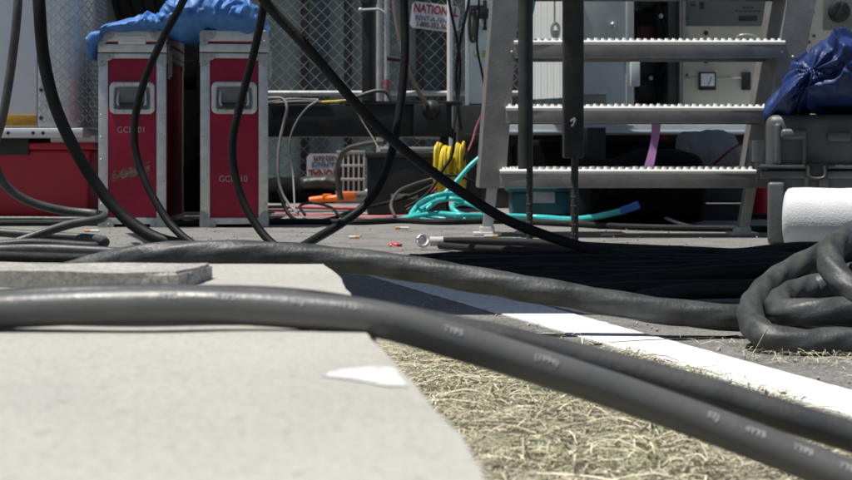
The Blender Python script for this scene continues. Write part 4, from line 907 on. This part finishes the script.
bm = NB(); drape(bm, [(686, 140), (694, 133), (712, 131), (728, 132), (740, 137), (746, 148)], [(686, 160), (700, 176), (735, 178), (746, 174)], 6.3, 6.7, .025, 7, 8.1, nu=70, nv=40)
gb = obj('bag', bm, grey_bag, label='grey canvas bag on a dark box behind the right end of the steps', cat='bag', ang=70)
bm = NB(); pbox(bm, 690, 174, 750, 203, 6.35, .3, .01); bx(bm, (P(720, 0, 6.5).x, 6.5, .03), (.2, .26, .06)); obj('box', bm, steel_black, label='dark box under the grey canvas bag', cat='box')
bm = NB(); cyl(bm, P(764, 204, 6.7), P(764, 140, 6.7), .06, 20); cyl(bm, (P(764, 0, 6.7).x, 6.7, 0), P(764, 204, 6.7), .065, 20); cyl(bm, P(764, 140, 6.7), P(764, 132, 6.7), .02, 12); obj('red_canister', bm, red_bin, label='red canister standing between the steps and the grey trunk', cat='canister')
bm = NB(); bx(bm, P(660, 140, 7.36), (.07, .06, .05), None, .015); bx(bm, (P(660, 0, 7.36).x, 7.36, .16), (.05, .05, .32)); obj('tool_pouch', bm, [red_case], label='small red pouch in the dark beside the violet strap', cat='pouch')
bm = NB(); rows = []
for k in range(14):
    u = k / 13; c = P(656.5 - 9.5 * u + 1.2 * math.sin(u * 5), 121 + 62 * u, 5.55 + .02 * math.sin(u * 6)); h = .0175
    tw = .5 * math.sin(u * 4); rows.append([bm.verts.new(c + Vector((s * h * math.cos(tw), s * h * math.sin(tw) + e, 0))) for s, e in ((-1, 0), (1, 0), (1, .003), (-1, .003))])
for A, B in zip(rows, rows[1:]):
    for k in range(4): bm.faces.new((A[k], A[(k + 1) % 4], B[(k + 1) % 4], B[k]))
bm.faces.new(rows[0]); bm.faces.new(rows[-1])
obj('strap', bm, purple, label='violet webbing strap hanging behind the steps', cat='strap')
cordp([P(648, 200, 6.0), P(655, 210, 5.9), P(668, 219, 5.8), P(690, 226, 5.7), P(712, 229, 5.6)], .013, 'white cord curving down from the black bag to the road', M('white_cord', (.7, .7, .68), .5))
cordp([P(714, 164, 6.25), P(728, 152, 6.2), P(740, 144, 6.2)], .012, 'dark red wire across the grey canvas bag', crimson_cord)
for y, lb in ((215, 'black cord loop on ground behind right step leg'), (219, 'lower black cord loop behind right step leg')):
    cordp([P(690, y - 4, 6.6), P(705, y - 2, 6.6), P(722, y, 6.55), P(745, y - 1, 6.5), P(770, y + 1, 6.5)], .016, lb, rubber)
sheet('pavement', [(-40, 7.05), (40, 7.05), (40, 60), (-40, 60)], .004, M('far_concrete', (.25, .245, .225), .9, 0, .2, 3, .3, 120), kind='structure')

# ------------------------------------------------------------------ grey trunk, navy tarpaulin, white roll
D = 4.42; X0 = P(764, 0, D).x; X1 = X0 + .85; dp = .5
T = thing('plastic_trunk', (X0, D, 0), 'grey moulded plastic trunk with ribbed lid under the dark blue tarpaulin', 'trunk')
zs = P(0, 170, D).z; zt = P(0, 111, D).z
bm = NB(); bx(bm, ((X0 + X1) / 2, D + dp / 2, zs / 2), (X1 - X0 - .02, dp - .02, zs), None, .025, 3)
bx(bm, (X0 + .035, D - .002, zs / 2 - .01), (.05, .03, zs - .05), None, .012, 3)
for k in range(5): bx(bm, (X0 + .17 + k * .15, D + .002, zs / 2), (.035, .03, zs - .04), None, .01, 3)
obj('base', bm, trunk_m, T)
bm = NB(); bx(bm, ((X0 + X1) / 2, D + dp / 2, (zs + zt) / 2 - .01), (X1 - X0 - .01, dp - .02, zt - zs), None, .035, 4)
for k in range(7):
    bx(bm, (X0 + .02 + .28 + k * .06, D + dp / 2, (zs + zt) / 2 + .002), (.026, dp + .008, zt - zs - .01), None, .012, 4)
bx(bm, (X0 + .085, D - .002, (zs + zt) / 2 + .018), (.075, .04, .032), None, .014, 4); bx(bm, (X0 + .115, D + .004, (zs + zt) / 2 - .02), (.012, .03, .11), None, .005); bx(bm, (X0 + .04, D + .004, (zs + zt) / 2 - .01), (.02, .03, .12), None, .009, 3)
bx(bm, (X0 + .215, D - .001, (zs + zt) / 2 + .01), (.07, .034, .03), None, .013, 4)
obj('lid', bm, trunk_m, T)
bm = NB()
for y0, y1, o_ in ((165, 168.5, .014), (171, 178.5, .01)):
    a = P(0, y0, D).z; b = P(0, y1, D).z; bx(bm, ((X0 + X1) / 2, D + dp / 2, (a + b) / 2), (X1 - X0 + o_ * 2, dp + 2 * o_, a - b), None, .003)
obj('flange', bm, trunk_edge, T)
for x in (X0 + .15, X0 + .62):
    bm = NB(); bx(bm, (x, D - .02, zs - .004), (.06, .025, .05), None, .006); tube(bm, [(x - .022, D - .035, zs + .012), (x - .02, D - .045, zs - .02), (x + .02, D - .045, zs - .02), (x + .022, D - .035, zs + .012)], .005, 8, 5)
    bx(bm, (x - .028, D - .022, zs - .06), (.012, .02, .07), None, .003); obj('latch', bm, steel_dark, T)
T.rotation_euler.z = R(-13.)
bm = NB()
drape(bm, [(768, 112), (775, 102), (785, 88), (800, 68), (815, 47), (830, 37), (843, 30), (856, 38), (875, 50), (930, 60), (985, 90), (1010, 108)], [(768, 118), (780, 113), (820, 112), (900, 111), (1010, 113)], 4.38, 4.9, .06, 11, 5.5, nu=220, nv=150, aniso=(1.5, .6, .8), peaks=[(845, 22), (812, 92), (930, 48)], nf=7)
o = obj('tarpaulin', bm, tarp_navy, label='dark blue tarpaulin bundled on the grey trunk', cat='tarpaulin', ang=50)
pv = Vector((X0, D, 0)); rm = Matrix.Rotation(R(-13.), 3, 'Z'); o.location = pv + rm @ (o.location - pv); o.rotation_euler.z = R(-13.)
# roll
bm = NB(); a = P(786, 219.5, 4.28); Rr = .0895; ax = Vector((1, -.42, 0)).normalized(); L1 = .46; a.z = Rr
prof = [(.0, .03), (0, Rr * .6), (.002, Rr * .88), (.008, Rr * .97), (.02, Rr)] + [(.02 + (L1 - .04) * k / 10, Rr * (1 + .012 * math.sin(k * 1.7))) for k in range(1, 11)] + [(L1 - .008, Rr * .97), (L1, Rr * .85), (L1, .03)]
lathe(bm, a, ax, prof, 56)
rl = obj('sheet_roll', bm, bubble, label='white roll of padded sheet lying before the grey trunk', cat='roll', ang=60)
bm = NB(); cyl(bm, a + ax * -.003, a + ax * .01, .029, 20); obj('core', bm, foam_dark, rl)

# ------------------------------------------------------------------ litter
LG = None
def butt_at(x, y, ang, lb, L1=.06, paper_only=False):
    p = G(x, y); dv = Vector((math.cos(ang), math.sin(ang), 0)); bm = NB()
    cyl(bm, p - dv * L1 / 2 + Vector((0, 0, .006)), p + dv * L1 * .1 + Vector((0, 0, .006)), .0045, 10, mi=0)
    cyl(bm, p + dv * L1 * .1 + Vector((0, 0, .006)), p + dv * L1 / 2 + Vector((0, 0, .006)), .0047, 10, mi=1); obj('cigarette_end', bm, [paper, butt], label=lb, cat='litter')
butt_at(354, 239, .1, 'cigarette end alone on the asphalt between the cases and the ring connector', .035)
butt_at(92, 232.5, 3.0, 'long cigarette end by the foot of the left flight case', .055)
butt_at(402, 229.5, 3.1, 'cigarette end in front of the turquoise hose', .05)
butt_at(491, 237.8, 0, 'cigarette end beside the left step foot', .045)
butt_at(612, 236.5, .05, 'broken cigarette lying under the steps', .075)
def scrap(x, y, s, lb, mat=paper):
    p = G(x, y); bm = NB(); bmesh.ops.create_icosphere(bm, subdivisions=3, radius=1)
    for v in bm.verts: v.co = Vector((v.co.x * s * 1.4, v.co.y * s, v.co.z * s * .6)) * (1 + crumple(v.co, 1.6, .6, x)) + p + Vector((0, 0, s * .4))
    obj('paper_scrap', bm, mat, label=lb, cat='litter', ang=30)
scrap(522, 234, .013, 'crumpled white paper scrap right of the left step foot')
scrap(395, 246.5, .012, 'small crumpled red scrap left of the ring connector', pink_cord)
# dry twig on the road beside the coil
cordp([P(590, 345, 2.08), P(640, 341, 2.12), P(700, 338.5, 2.15), P(738, 336, 2.18)], .003, 'thin dry stalk lying from the white line to the coil', M('dry_stalk', (.05, .04, .03), .8))
